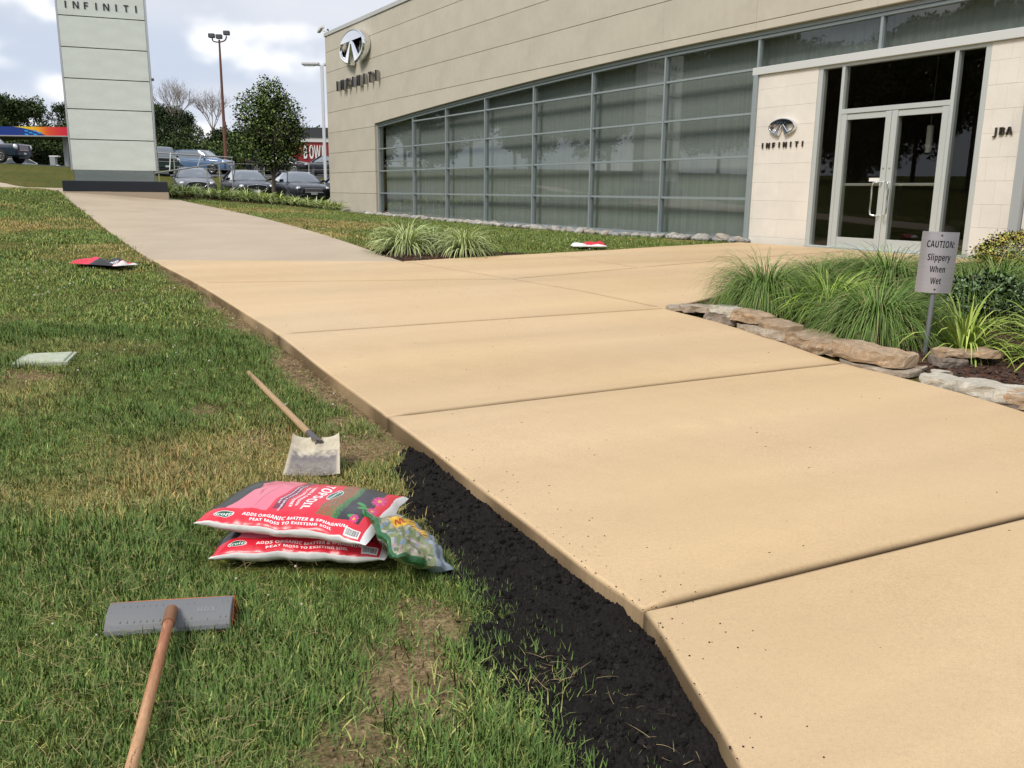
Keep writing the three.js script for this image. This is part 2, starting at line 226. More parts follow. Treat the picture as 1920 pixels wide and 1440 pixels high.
// ---------------------------------------------------------------- the showroom building
const font = await new FontLoader().loadAsync('fonts/droid/droid_sans_bold.typeface.json');
const fontR = await new FontLoader().loadAsync('fonts/droid/droid_sans_regular.typeface.json');
const FA = THREE.MathUtils.degToRad(31.1), FE = [-Math.sin(FA), Math.cos(FA)], F0 = [4.31, 16.49];
// local frame of the facade: x = -s (rightwards seen from the walk), y up from world zero, z outwards
const facade = (s, y = 0, out = 0) => P(F0[0] + FE[0] * s - FE[1] * out, y, F0[1] + FE[1] * s + FE[0] * out);
const FROT = Math.atan2(-FE[1], -FE[0]) ; // direction of +x
const facadeTurn = (() => { const dx = V3(-FE[0], 0, FE[1]); return Math.atan2(-dx.z, dx.x); })();
const bld = thing('showroom_building', 'long beige panelled car showroom with a glass front under an arched edge', 'building', [F0[0], 0, -F0[1]], facadeTurn);
const sidGrain = grain(512, [[4, .5], [16, .3], [120, .35]], 31);
const sidTex = dataTex(512, 512, (x, y) => { const v = sidGrain[y * 512 + x], k = 236 + v * 22; return [k, k - 1, k - 3]; });
const sidMats = [0, 1, 2].map((i) => mat([.56 + i * .014, .52 + i * .012, .435 + i * .009], .78, { map: sidTex }));
const mMull = mat([.29, .335, .345], .5, { metalness: .25 });
const mAlu = mat([.55, .58, .56], .42, { metalness: .35 });
const mBack = mat([.12, .115, .1], .9);
const mGlass = new THREE.MeshPhysicalMaterial({ color: lin(.66, .7, .69), roughness: .015, transmission: 1, thickness: 0, ior: 1.75, specularIntensity: 1 });
const mDoorGlass = new THREE.MeshPhysicalMaterial({ color: lin(.62, .64, .6), roughness: .01, transmission: 1, thickness: 0, ior: 1.55 });
const headY = (s) => s < 0 ? 4.42 : 4.42 - .54 * Math.pow(clamp((s - 1.5) / 16.5, 0, 1), 1.55);
const plate = (pts, depth, z, bev = .006) => { const sh = new THREE.Shape(pts.map((p) => new THREE.Vector2(p[0], p[1]))); const g = new THREE.ExtrudeGeometry(sh, { depth: depth - 2 * bev, bevelEnabled: bev > 0, bevelThickness: bev, bevelSize: bev, bevelOffset: -bev, bevelSegments: 1, curveSegments: 4 }).translate(0, 0, z + bev);
  const p = g.attributes.position, uv = new Float32Array(p.count * 2); for (let i = 0; i < p.count; i++) { uv[i * 2] = (p.getX(i) + p.getZ(i)) / 2.5; uv[i * 2 + 1] = p.getY(i) / 2.5; } g.setAttribute('uv', new THREE.BufferAttribute(uv, 2)); return g; };
(() => {
  const rows = [.62, 1.46, 2.235, 3.0, 3.79, 4.565, 5.33, 6.085, 6.84, 7.44], cols = [22.8, 20.3, 17.98, 15.03, 12.6, 10.15, 7.62, 5.09, 2.555, .02, -2.5, -5.05, -7.6, -10.1, -12.6], g = .0045;
  for (let r = 0; r < 9; r++) for (let c = 0; c + 1 < cols.length; c++) {
    const s1 = cols[c], s0 = cols[c + 1]; if (r < 4 && s0 < 17.9) continue;
    let pts; const x0 = -s1 + g * .4, x1 = -s0 - g * .4, y1 = rows[r + 1] - g, y0 = rows[r] + g;
    if (r === 4 && s0 < 17.9) { pts = [[x1, y1], [x0, y1]]; for (let k = 0; k <= 5; k++) { const x = mix(x0, x1, k / 5); pts.push([x, headY(-x)]); } } else if (r === 3 && false) pts = []; else pts = [[x0, y0], [x1, y0], [x1, y1], [x0, y1]];
    part(bld, 'siding_panel', plate(ccw(pts), .07, -.07), sidMats[(r * 5 + c * 3) % 3]);
  }
  // core behind the panels, ends, roof
  part(bld, 'wall_core', [box(4.8, 6.7, .1, -20.39, 4.08, -.13), box(30.6, 2.85, .1, -2.7, 5.98, -.13), box(35.4, .2, 14, -5.1, 7.3, -7.2), box(.25, 6.7, 14, -22.66, 4.05, -7.1), box(.25, 6.7, 14, 12.45, 4.05, -7.1), box(35.2, 6.7, .25, -5.1, 4.05, -14.2)], mBack);
  part(bld, 'side_wall', box(.06, 6.75, 14, -22.825, 4.06, -7.0), sidMats[0]);
  part(bld, 'coping', plate([[-22.88, 7.44], [12.6, 7.44], [12.6, 7.575], [-22.88, 7.575]], .3, -.26), mat([.5, .5, .48], .5, { metalness: .2 }));
  // soffit below the arched edge
  const sof = []; for (let k = 0; k < 40; k++) { const s = mix(17.98, -12.6, k / 40), s2 = mix(17.98, -12.6, (k + 1) / 40); sof.push(plate(ccw([[-s, headY(s) - .004], [-s2, headY(s2) - .004], [-s2, headY(s2) + .05], [-s, headY(s) + .05]]), .2, -.275, 0)); }
  part(bld, 'soffit', sof, mat([.3, .25, .17], .85));
  part(bld, 'window_jamb', box(.05, 3.3, .2, -17.945, 2.24, -.17), sidMats[1]);
})();
// curtain wall
const shadeGrain = (() => { const o = new Float32Array(512 * 512); for (let x = 0; x < 512; x++) for (let y = 0; y < 512; y++) o[y * 512 + x] = .6 * tn(x / 512 * 44, y / 512 * 1, 44, 2) + .5 * tn(x / 512 * 150, y / 512 * 2, 150, 5) + .25 * tn(x / 512 * 30, y / 512 * 14, 30, 9); return o; })();
const shadeTex = dataTex(512, 512, (x, y) => { const v = shadeGrain[y * 512 + x]; return [168 + v * 22, 171 + v * 20, 168 + v * 20]; });
const mShade = mat([.95, .95, .93], .95, { map: shadeTex });
(() => {
  const vs = [17.95, 15.0, 12.6, 10.16, 7.62, 5.09, 2.56, .02], rowsY = [.72, 1.48, 2.25, 3.015, 3.79], zG = -.17;
  for (let i = 0; i + 1 < vs.length; i++) {
    const w = part(bld, 'window_bay', box(.046, headY(vs[i]) - .1 - .7, .13, -vs[i] + (i ? 0 : .03), (.7 + headY(vs[i]) - .1) / 2, zG), mMull);
    for (let r = 0; r < 5; r++) {
      const y0 = rowsY[r], a = -vs[i], b = -vs[i + 1]; let pts;
      if (r < 4) pts = [[a + .03, y0 + .025], [b - .03, y0 + .025], [b - .03, rowsY[r + 1] - .025], [a + .03, rowsY[r + 1] - .025]];
      if (r === 3 || r === 4) { const yt = (x) => headY(-x) - .12, lim = (x) => r === 3 ? Math.min(rowsY[4] - .025, yt(x)) : yt(x); pts = []; for (let k = 0; k <= 6; k++) { const x = mix(a + .03, b - .03, k / 6); if (r === 4 && yt(x) < y0 + .03) continue; pts.push([x, lim(x)]); } if (pts.length < 2) continue; const xs = pts[0][0]; pts = [[pts[pts.length - 1][0], y0 + .025], ...pts.reverse()]; pts.push([xs, y0 + .025]); }
      const sh = new THREE.ShapeGeometry(new THREE.Shape(ccw(pts).map((p) => new THREE.Vector2(...p)))); sh.translate(0, 0, zG); sh.rotateX((rnd() - .5) * .0); part(w, 'pane', sh, mGlass);
      if (r) { const yb = rowsY[r]; const x0 = r === 4 && i === 0 ? -15 : a; if (x0 < b) part(w, 'transom_bar', box(b - x0 - .06, .038, .1, (x0 + b) / 2, yb, zG), mMull); }
    }
    // woven shade hung inside, one to a bay
    const sh = new THREE.PlaneGeometry(vs[i] - vs[i + 1] - .004, 3.95).translate(-(vs[i] + vs[i + 1]) / 2, 2.63, -.42); const u = sh.attributes.uv; for (let k = 0; k < 4; k++) u.setXY(k, u.getX(k) + i * .37, u.getY(k)); part(w, 'woven_shade', sh, mShade);
  }
  part(bld, 'window_sill', [box(17.95, .1, .17, -8.98, .7, -.16), box(17.95, .12, .22, -8.98, .6, -.17)], mMull);
  // double head bars following the arch
  for (const [dy, h, z] of [[.0, .07, -.14], [.075, .05, -.16]]) { const pts = []; for (let k = 0; k <= 44; k++) { const s = mix(17.95, -12.5, k / 44); pts.push([-s, headY(s) - dy - .005]); } for (let k = 44; k >= 0; k--) { const s = mix(17.95, -12.5, k / 44); pts.push([-s, headY(s) - dy - h]); } part(bld, 'head_bar', plate(ccw(pts), .1, z - .05, 0), mMull); }
  // upper band of glass over the entrance
  const us = [.02, -2.52, -5.05, -7.6, -10.1, -12.5];
  for (let i = 0; i + 1 < us.length; i++) { const w = part(bld, 'clerestory_bay', box(.05, .52, .1, -us[i] + .0, 4.04, -.17), mMull); part(w, 'pane', new THREE.PlaneGeometry(us[i] - us[i + 1] - .06, .52).translate(-(us[i] + us[i + 1]) / 2, 4.04, -.17), mGlass); part(w, 'woven_shade', new THREE.PlaneGeometry(us[i] - us[i + 1] - .004, .8).translate(-(us[i] + us[i + 1]) / 2, 4.1, -.42), mShade); }
  part(bld, 'header_bar', [rbox(12.55, .13, .2, 6.25, 3.725, -.1, .008)], mat([.62, .63, .61], .45, { metalness: .2 }));
  // stone facing tiles
  const mSt = [0, 1, 2, 3].map((i) => mat([.83 + i * .006 - .008, .78 + i * .006 - .008, .71 + i * .006 - .008], .75, { map: sidTex }));
  const stone = (s0, s1) => { const ys = [.6, .80]; while (ys[ys.length - 1] < 3.3) ys.push(ys[ys.length - 1] + .326); ys.push(3.657); const w = s0 - s1;
    for (let r = 0; r + 1 < ys.length; r++) { const cut = r % 2 ? [0, .5, 1] : [0, .22, .72, 1]; for (let c = 0; c + 1 < cut.length; c++) { const x0 = -s0 + w * cut[c] + .0006, x1 = -s0 + w * cut[c + 1] - .0006; if (x1 - x0 < .03) continue; part(bld, 'stone_tile', plate([[x0, ys[r] + .001], [x1, ys[r] + .001], [x1, ys[r + 1] - .001], [x0, ys[r + 1] - .001]], .04, -.09 + .0008 * ((r * 7 + c * 3) % 3), .0012), mSt[Math.floor(rnd() * 4)]); } } };
  stone(-.1, -1.43); stone(-4.4, -4.98); stone(-5.13, -7.6); stone(-7.6, -12.5);
  part(bld, 'stone_backing', [box(1.36, 3.1, .1, .76, 2.13, -.142), box(.62, 3.1, .1, 4.7, 2.13, -.142), box(7.45, 3.1, .1, 8.8, 2.13, -.142)], mat([.72, .67, .6], .9));
  part(bld, 'corner_trim', rbox(.1, 3.1, .2, .055, 2.12, -.1, .006), mMull);
  part(bld, 'corner_trim', rbox(.13, 3.1, .2, 5.055, 2.12, -.06, .006), mat([.42, .44, .44], .45, { metalness: .3 }));
  // storefront
  const post = (s, w, y0, y1) => rbox(w, y1 - y0, .13, -s, (y0 + y1) / 2, -.12, .004);
  part(bld, 'entrance_frame', [post(-1.475, .085, .66, 3.66), post(-1.93, .06, .66, 3.62), post(-3.885, .06, .66, 3.62), post(-4.355, .085, .66, 3.66), rbox(2.8, .05, .13, 2.915, 3.635, -.12, .004), rbox(1.9, .075, .13, 2.9075, 2.9, -.12, .004), rbox(.4, .05, .13, 1.7, .69, -.12, .004), rbox(.4, .05, .13, 4.115, .69, -.12, .004)], mAlu);
  const pane = (s0, s1, y0, y1, n) => part(bld, n, new THREE.PlaneGeometry(s0 - s1, y1 - y0).translate(-(s0 + s1) / 2, (y0 + y1) / 2, -.12), mDoorGlass);
  pane(-1.515, -1.905, .71, 3.61, 'sidelight_pane'); pane(-3.91, -4.315, .71, 3.61, 'sidelight_pane'); pane(-1.96, -3.855, 2.94, 3.61, 'transom_pane');
  const steel = mat([.75, .75, .74], .18, { metalness: 1 });
  const leaf = (s0, s1, hs, dir) => {
    const d = part(bld, 'door', [post(s0 - .05, .1, .69, 2.855), post(s1 + .05, .1, .69, 2.855), rbox(s0 - s1 - .2, .09, .05, -(s0 + s1) / 2, 2.81, -.1, .004), rbox(s0 - s1 - .2, .185, .05, -(s0 + s1) / 2, .785, -.1, .004)], mAlu);
    part(d, 'pane', new THREE.PlaneGeometry(s0 - s1 - .2, 1.9).translate(-(s0 + s1) / 2, 1.82, -.1), mDoorGlass);
    const y0 = 1.25, y1 = 1.77, x = -hs, c = [V3(x, y1, -.06), V3(x, y1, .0), V3(x + dir * .02, y1, .03), V3(x + dir * .07, y1 - .01, .05), V3(x + dir * .09, y1 - .05, .05), V3(x + dir * .09, 1.5, .05), V3(x + dir * .09, y0 + .05, .05), V3(x + dir * .07, y0 + .01, .05), V3(x + dir * .02, y0, .03), V3(x, y0, 0), V3(x, y0, -.06)];
    part(d, 'handle', tube(c, .0135, 60, 10), steel);
    part(d, 'push_bar', rbox(s0 - s1 - .18, .045, .05, -(s0 + s1) / 2, 1.735, -.2, .01), mat([.6, .6, .58], .4, { metalness: .5 }));
    part(d, 'lock', cyl(.014, .014, V3(-(hs > -2.9 ? s1 + .05 : s0 - .05), 1.98, -.07), V3(-(hs > -2.9 ? s1 + .05 : s0 - .05), 1.98, -.05)), mat([.2, .2, .2], .4));
    return d;
  };
  const dl = leaf(-1.965, -2.902, -2.85, -1); leaf(-2.91, -3.852, -2.96, 1);
  const stick = part(dl, 'notice_sticker', new THREE.PlaneGeometry(.2, .055).translate(2.68, 1.81, -.094), mat([.75, .75, .72], .6)); stick.userData.label = 'small white notice on the glass';
  part(bld, 'threshold', box(2.9, .06, .3, 2.9, .675, -.15), mAlu);
  // lobby behind the doors
  part(bld, 'lobby', [box(8, .1, 9, 2.2, .62, -4.9), box(.1, 4.5, 8.4, -1.8, 2.9, -5.1), box(.1, 4.5, 8.4, 6.3, 2.9, -5.1), box(8.2, .1, 8.4, 2.2, 4.9, -5.1)], mat([.4, .34, .27], .6));
  part(bld, 'lobby_wall', box(8, 4.4, .1, 2.2, 2.85, -9.2), mat([.38, .32, .25], .8));
  part(bld, 'lobby_column', box(.6, 4.2, .6, 3.3, 2.8, -5), mat([.6, .53, .43], .8));
  part(bld, 'reception_desk', [rbox(2.6, 1.05, .7, 1.9, 1.2, -6.2, .03)], mat([.1, .06, .035], .4));
  part(bld, 'showroom_floor', box(21, .08, 12, -12.3, .6, -7.3), mat([.34, .33, .3], .35));
  for (const x of [2.55, 3.5]) { const l = part(bld, 'pendant_lamp', cyl(.055, .055, V3(x, 2.28, -1.6), V3(x, 2.72, -1.6), 14), mat([.7, .69, .66], .2)); part(l, 'cord', cyl(.008, .008, V3(x, 2.72, -1.6), V3(x, 4.85, -1.6), 6), mat([.2, .2, .2], .6)); }
})();
// ---- emblem and letters
function emblemGeo(w, h, depth) {
  const a = w / 2, b = h / 2, E = (t, k = 1) => [Math.cos(t) * a * k, Math.sin(t) * b * k], o = [], N = 72, t0 = -Math.PI / 2 + .25, t1 = 1.5 * Math.PI - .25;
  for (let i = 0; i <= N; i++) o.push(E(mix(t0, t1, i / N)));
  o.push([-.012 * a, .1 * b], [.012 * a, .1 * b]);
  const sh = new THREE.Shape(o.map((p) => new THREE.Vector2(...p)));
  const hole = [], u0 = -Math.PI / 2 + .62, u1 = 1.5 * Math.PI - .62; for (let i = 0; i <= N; i++) { const t = mix(u0, u1, i / N); const k = Math.sin(t) > 0 ? .87 : .62; hole.push([Math.cos(t) * a * .88, Math.sin(t) * b * k]); }
  hole.push([0, .62 * b]);
  sh.holes.push(new THREE.Path(hole.map((p) => new THREE.Vector2(...p))));
  const bev = Math.min(depth * .75, a * .06);
  return new THREE.ExtrudeGeometry(sh, { depth: depth - bev, bevelEnabled: true, bevelThickness: bev, bevelSize: bev * .8, bevelOffset: -bev * .8, bevelSegments: 6, curveSegments: 6 });
}
function letterGeo(ch, size, depth, f = font, wide = 1) { if (ch === 'I') { const n = new TextGeometry('N', { font: f, size, depth, bevelEnabled: false }); n.computeBoundingBox(); const h = n.boundingBox.max.y; return new THREE.BoxGeometry(h * .21 * wide, h, depth).translate(0, h / 2, depth / 2); } const g = new TextGeometry(ch, { font: f, size, depth, curveSegments: 5, bevelEnabled: false }); g.computeBoundingBox(); const b = g.boundingBox; g.translate(-(b.min.x + b.max.x) / 2, -b.min.y * 0, 0); g.scale(wide, 1, 1); return g; }
function lettering(parent, text, x0, x1, y, size, z, depth, m, f = font, wide = 1) { [...text].forEach((ch, i) => { if (ch === ' ') return; const g = letterGeo(ch, size, depth, f, wide).translate(mix(x0, x1, text.length > 1 ? i / (text.length - 1) : .5), y, z); part(parent, 'letter', g, m); }); }
const chrome = mat([.82, .83, .85], .06, { metalness: 1 });
const darkMetal = mat([.03, .032, .04], .3, { metalness: .3 });
const onWall = (name, label, category) => thing(name, label, category, [F0[0], 0, -F0[1]], facadeTurn);
const em1 = onWall('wall_emblem', 'large chrome oval emblem high on the beige wall near its left corner', 'emblem');
part(em1, 'badge', emblemGeo(2.42, 1.18, .22).translate(-19.3, 6.58, .08), chrome); part(em1, 'stand_off', [cyl(.03, .03, V3(-20.3, 6.58, 0), V3(-20.3, 6.58, .1)), cyl(.03, .03, V3(-18.3, 6.58, 0), V3(-18.3, 6.58, .1))], darkMetal);
const lt1 = onWall('wall_lettering', 'row of dark deep raised letters under the large chrome emblem', 'lettering');
lettering(lt1, 'INFINITI', -21.2, -17.36, 5.25, .36, .15, .03, mat([.03, .031, .042], .2, { metalness: .4 }), font, .92);
lettering(lt1, 'INFINITI', -21.2, -17.36, 5.25, .36, .04, .105, mat([.3, .285, .25], .45, { metalness: .4 }), font, .9);
const em2 = onWall('wall_emblem', 'small chrome oval emblem on the pale stone beside the entrance doors', 'emblem');
part(em2, 'badge', emblemGeo(.6, .3, .05).translate(.76, 2.725, -.03), chrome); part(em2, 'stand_off', cyl(.01, .01, V3(.52, 2.72, -.06), V3(.52, 2.72, -.02)), darkMetal);
const lt2 = onWall('wall_lettering', 'small dark letters on the pale stone under the small emblem', 'lettering');
lettering(lt2, 'INFINITI', .31, 1.22, 2.375, .095, -.045, .025, mat([.06, .045, .035], .35, { metalness: .6 }));
const lt3 = onWall('wall_lettering', 'three dark letters on the pale stone right of the doors', 'lettering');
lettering(lt3, 'JBA', 4.6, 4.8, 2.4, .105, -.045, .025, mat([.06, .05, .04], .35, { metalness: .6 }));
// ---- surveillance camera on the parapet corner
(() => { const p = facade(22.7, 7.575, -.05), t = thing('security_camera', 'white surveillance camera on the parapet at the left corner of the showroom', 'camera', [p.x, p.y, p.z], facadeTurn);
  const w = mat([.7, .7, .7], .4); const b = part(t, 'housing', rbox(.55, .13, .14, -.36, .27, .12, .03), w); b.rotation.z = .22; part(t, 'arm', tube([V3(-.2, .17, .12), V3(-.16, .08, .1), V3(.0, .07, .05), V3(.08, .02, 0), V3(.08, -.02, 0)], .022, 20), w); part(t, 'cable', tube([V3(.02, .08, .02), V3(.1, .12, 0), V3(.14, .03, 0), V3(.13, -.04, 0)], .02, 16), mat([.03, .03, .03], .6)); })();
// ---- river stones along the foot of the glass
(() => { const geos = [0, 1, 2].map((k) => { const g = new THREE.IcosahedronGeometry(1, 2), p = g.attributes.position; for (let i = 0; i < p.count; i++) { const v = V3(p.getX(i), p.getY(i), p.getZ(i)), n = 1 + .28 * noise(v.x * 1.1 + k * 9, v.y * 1.1, v.z * 1.1); p.setXYZ(i, v.x * n * 1.1, v.y * n * .62, v.z * n * .85); } g.computeVertexNormals(); return g; });
  const m = mat([1, 1, 1], .75), tones = [[.36, .345, .31], [.43, .41, .37], [.28, .265, .24], [.36, .315, .26], [.25, .25, .25], [.46, .43, .385]];
  const o = new THREE.Matrix4(), q = new THREE.Quaternion(), sc = V3(1, 1, 1), e = new THREE.Euler();
  for (let k = 0; k < 3; k++) { const list = []; for (let i = 0; i < 150; i++) { const s = rr(-.2, 22.6), out = rr(.02, .42) * (s > 2 ? 1 : .4), r = rr(.05, .115) * (rnd() < .12 ? 1.3 : 1); const w = facade(s, 0, out); w.y = G(w.x, -w.z) + r * .3; e.set(rr(-.3, .3), rr(0, 6.3), rr(-.3, .3)); list.push([o.clone().compose(w, q.clone().setFromEuler(e), sc.clone().setScalar(r)), lin(...tones[Math.floor(rnd() * 6)]).multiplyScalar(rr(.75, 1.15))]); }
    const im = new THREE.InstancedMesh(geos[k], m, list.length); list.forEach(([a, c], i) => { im.setMatrixAt(i, a); im.setColorAt(i, c); }); im.name = numbered('river_stones'); shade(im); scene.add(im); tag(im, ['grey and tan river stones strewn along the foot of the glass front', 'rounded pale river stones mixed along the glass front', 'small brown river stones mixed along the glass front'][k], 'stones', null, 'stuff'); }
})();
// ---------------------------------------------------------------- pylon sign
(() => {
  const a = THREE.MathUtils.degToRad(70), t = thing('pylon_sign', 'tall pylon sign of pale translucent panels with dark letters on a black plinth', 'pylon sign', [-11.68, 0, -22.9], Math.PI / 2 - a);
  const frost = mat([.73, .79, .75], .28, { clearcoat: .5, clearcoatRoughness: .15, map: sidTex }), seam = mat([.16, .15, .14], .6), metal = mat([.5, .51, .52], .3, { metalness: .85 });
  const ys = [2.0, 2.775, 3.525, 4.27, 5.02, 5.765, 6.51, 7.26, 8.0];
  for (let i = 0; i + 1 < ys.length; i++) part(t, 'glass_panel', rbox(2.0, ys[i + 1] - ys[i] - .022, .04, 1.28, (ys[i] + ys[i + 1]) / 2, -.02, .004), frost);
  part(t, 'panel_core', box(1.97, 6.0, .36, 1.28, 5.0, -.25), seam);
  for (let i = 0; i + 1 < ys.length; i++) part(t, 'rear_panel', rbox(2.0, ys[i + 1] - ys[i] - .022, .04, 1.28, (ys[i] + ys[i + 1]) / 2, -.47, .004), frost);
  for (const x of [.255, 2.305]) part(t, 'edge_frame', rbox(.045, 6.02, .5, x, 5.0, -.25, .01), metal);
  part(t, 'mirror_base', [rbox(1.94, .32, .44, 1.26, 1.86, -.24, .02)], mat([.3, .33, .33], .1, { metalness: 1, bumpMap: concBump, bumpScale: .002 }));
  part(t, 'plinth', rbox(2.52, .27, .8, 1.27, 1.6, -.3, .012), mat([.012, .014, .022], .25));
  part(t, 'footing', box(2.54, .7, .82, 1.275, 1.11, -.3), mConcPlain);
  part(t, 'bracket', rbox(.06, .06, .1, 2.36, 4.35, -.2, .01), seam);
  lettering(t, 'INFINITI', .47, 2.09, 5.94, .165, .0, .012, mat([.02, .022, .03], .5));
})();
// ---------------------------------------------------------------- caution sign
(() => {
  const X = 3.24, D = 6.69, y0 = bedY(X, D), t = thing('caution_sign', 'curved brushed metal warning sign on a round grey post among the grasses', 'sign', [X, y0, -D], -.26);
  const tex = canvasTex(640, 1024, (c, w, h) => { c.fillStyle = '#c9c7d2'; c.fillRect(0, 0, w, h); for (let i = 0; i < 900; i++) { c.fillStyle = `rgba(${rnd() < .5 ? '255,255,255' : '90,85,105'},${.02 + rnd() * .05})`; c.fillRect(0, rnd() * h, w, 1 + rnd() * 2); } c.fillStyle = '#141318'; c.textAlign = 'center';
    const line = (s, y, px, x = w * .53) => { c.save(); c.translate(x, y); c.scale(.74, 1.2); c.font = `bold ${px}px sans-serif`; c.fillText(s, 0, 0); c.restore(); };
    line('CAUTION:', 262, 132, w * .52); line('Slippery', 480, 128, w * .51); line('When', 675, 122, w * .51); line('Wet', 870, 122, w * .5); c.fillStyle = '#3a3942'; c.beginPath(); c.arc(w * .5, 70, 9, 0, 7); c.arc(w * .5, 965, 9, 0, 7); c.fill(); });
  const g = new THREE.CylinderGeometry(.19, .19, .465, 40, 1, true, -.76, 1.52).translate(0, .715, -.16); // bowed sheet
  const s = part(t, 'sign_plate', g, mat([1, 1, 1], .33, { map: tex, metalness: .82 }));
  part(t, 'plate_back', new THREE.CylinderGeometry(.186, .186, .463, 40, 1, true, -.76, 1.52).translate(0, .715, -.16), mat([.35, .35, .38], .4, { metalness: .7 }));
  part(t, 'post', cyl(.019, .019, V3(.0, -.1, -.0), V3(0, .9, .0), 14), mat([.2, .21, .23], .5, { metalness: .5 }));
  for (const y of [.51, .92]) part(t, 'bolt', cyl(.007, .007, V3(0, y, .02), V3(0, y, .034), 8), darkMetal);
  t.rotation.z = -.025;
})();
// ---------------------------------------------------------------- dry-laid stone edging
(() => {
  const t = thing('stone_edging', 'low dry laid edging of rough brown and grey stones around the planting bed', 'stone edging', [2.2, G(2.2, 7.3), -7.3]);
  const line = smoothLine(ER1, 10), acc = [0]; for (let i = 1; i < line.length; i++) acc.push(acc[i - 1] + Math.hypot(line[i][0] - line[i - 1][0], line[i][1] - line[i - 1][1]));
  const atS = (s) => { let i = 1; while (i < acc.length - 1 && acc[i] < s) i++; const k = (s - acc[i - 1]) / (acc[i] - acc[i - 1]); const a = line[i - 1], b = line[i], l = Math.hypot(b[0] - a[0], b[1] - a[1]); return [mix(a[0], b[0], k), mix(a[1], b[1], k), (b[0] - a[0]) / l, (b[1] - a[1]) / l]; };
  const sg = grain(256, [[5, .6], [14, .6], [40, .6], [100, .5]], 51);
  const stTex = [[[164, 152, 136], 44], [[160, 140, 116], 50], [[186, 180, 166], 40], [[132, 120, 108], 44], [[168, 146, 120], 50]].map(([c, k], j) => dataTex(256, 256, (x, y) => { const v = sg[y * 256 + x], r = sg[((y + 90) % 256) * 256 + (x + 40 * j) % 256]; const rust = sstep(.12, .5, r) * (j === 1 || j === 4 ? 1 : .35); return [c[0] + v * k + rust * 14, c[1] + v * k - rust * 6, c[2] + v * k - rust * 24]; }));
  const mats = stTex.map((m) => mat([.9, .9, .9], .92, { map: m, bumpMap: m, bumpScale: .012 }));
  const stoneGeo = (l, h, d, k) => { const g = new THREE.BoxGeometry(l, h, d, 9, 4, 5), p = g.attributes.position; for (let i = 0; i < p.count; i++) { let x = p.getX(i), y = p.getY(i), z = p.getZ(i); const u = x / l * 2, w = z / d * 2, v = y / h * 2; const c = Math.max(0, Math.abs(u) + Math.abs(w) - 1.55) + Math.max(0, Math.abs(v) - .8) * .25; x *= 1 - c * .32; z *= 1 - c * .3; const f = 6; x += .03 * noise(x * f + k * 3, y * f, z * f) ; y += .014 * noise(x * f, y * f + k * 5, z * f + 9) + .012 * noise(x * 19, z * 19, k) + .006 * Math.sign(noise(x * 4, y * 60, k)) * Math.abs(v); z += .034 * noise(x * 8 + 3, y * 12 + 7, z * 5 + k) + .014 * noise(x * 22, y * 26, k); p.setXYZ(i, x, y, z); } g.deleteAttribute('normal'); const uv = g.attributes.uv; for (let i = 0; i < uv.count; i++) uv.setXY(i, (p.getX(i) + k * .37) * 2.2, (p.getY(i) * 1.4 + p.getZ(i)) * 2.2 + k * .21); return toCreasedNormals(g.toNonIndexed(), .3); };
  let k = 0; const L = [[.02, .4, .0, .055, .26, .1, 0], [.14, .62, .03, .10, .24, .13, 0], [.58, .93, .075, .155, .22, .11, 2], [.50, .96, -.03, .072, .24, .1, 3], [.86, 1.28, .075, .165, .24, .11, 4], [1.23, 1.64, .07, .155, .24, .12, 1], [.95, 1.68, -.03, .072, .28, .1, 0], [1.52, 2.2, -.02, .115, .36, .17, 1], [2.2, 2.82, .035, .165, .3, .16, 4], [2.3, 2.88, -.04, .035, .28, .13, 0], [2.93, 3.22, -.02, .05, .22, .12, 2], [3.17, 3.62, -.02, .075, .3, .16, 2], [3.5, 3.98, .01, .095, .3, .17, 4], [3.4, 3.86, -.04, .01, .2, .1, 3], [3.95, 4.5, -.02, .08, .3, .16, 0], [4.45, 5.0, -.02, .09, .3, .16, 1], [4.95, 5.6, -.02, .085, .3, .16, 4], [5.55, 6.1, -.02, .08, .3, .16, 0]];
  const put = (X, D, y, ang, geo, m) => { const o = part(t, 'stone', geo, m); o.position.set(X - 2.2, y - t.position.y, -D + 7.3); o.rotation.y = ang; o.rotation.z = rr(-.03, .03); o.rotation.x = rr(-.04, .04); };
  for (const [s0, s1, y0, y1, d, off, m] of L) { const [X, D, tx, td] = atS((s0 + s1) / 2); const nx = -td, nd = tx; const sx = nx > 0 ? 1 : -1; k++; put(X + nx * sx * off, D + nd * sx * off, G(X, D) + (y0 + y1) / 2 * .82, Math.atan2(td, tx), stoneGeo(s1 - s0 - .012, (y1 - y0) * .8, d, k), mats[m]); }
  put(3.42, 6.42, bedY(3.42, 6.42) + .075, -.06, stoneGeo(.47, .045, .2, 31), mats[4]); put(3.28, 6.4, bedY(3.28, 6.4) + .025, .1, stoneGeo(.26, .065, .2, 33), mats[3]);
  put(3.1, 6.12, G(3.1, 6.12) + .01, .3, stoneGeo(.14, .04, .1, 35), mats[2]); put(2.98, 6.25, G(2.98, 6.25) + .01, .9, stoneGeo(.1, .04, .1, 36), mats[0]);
})();
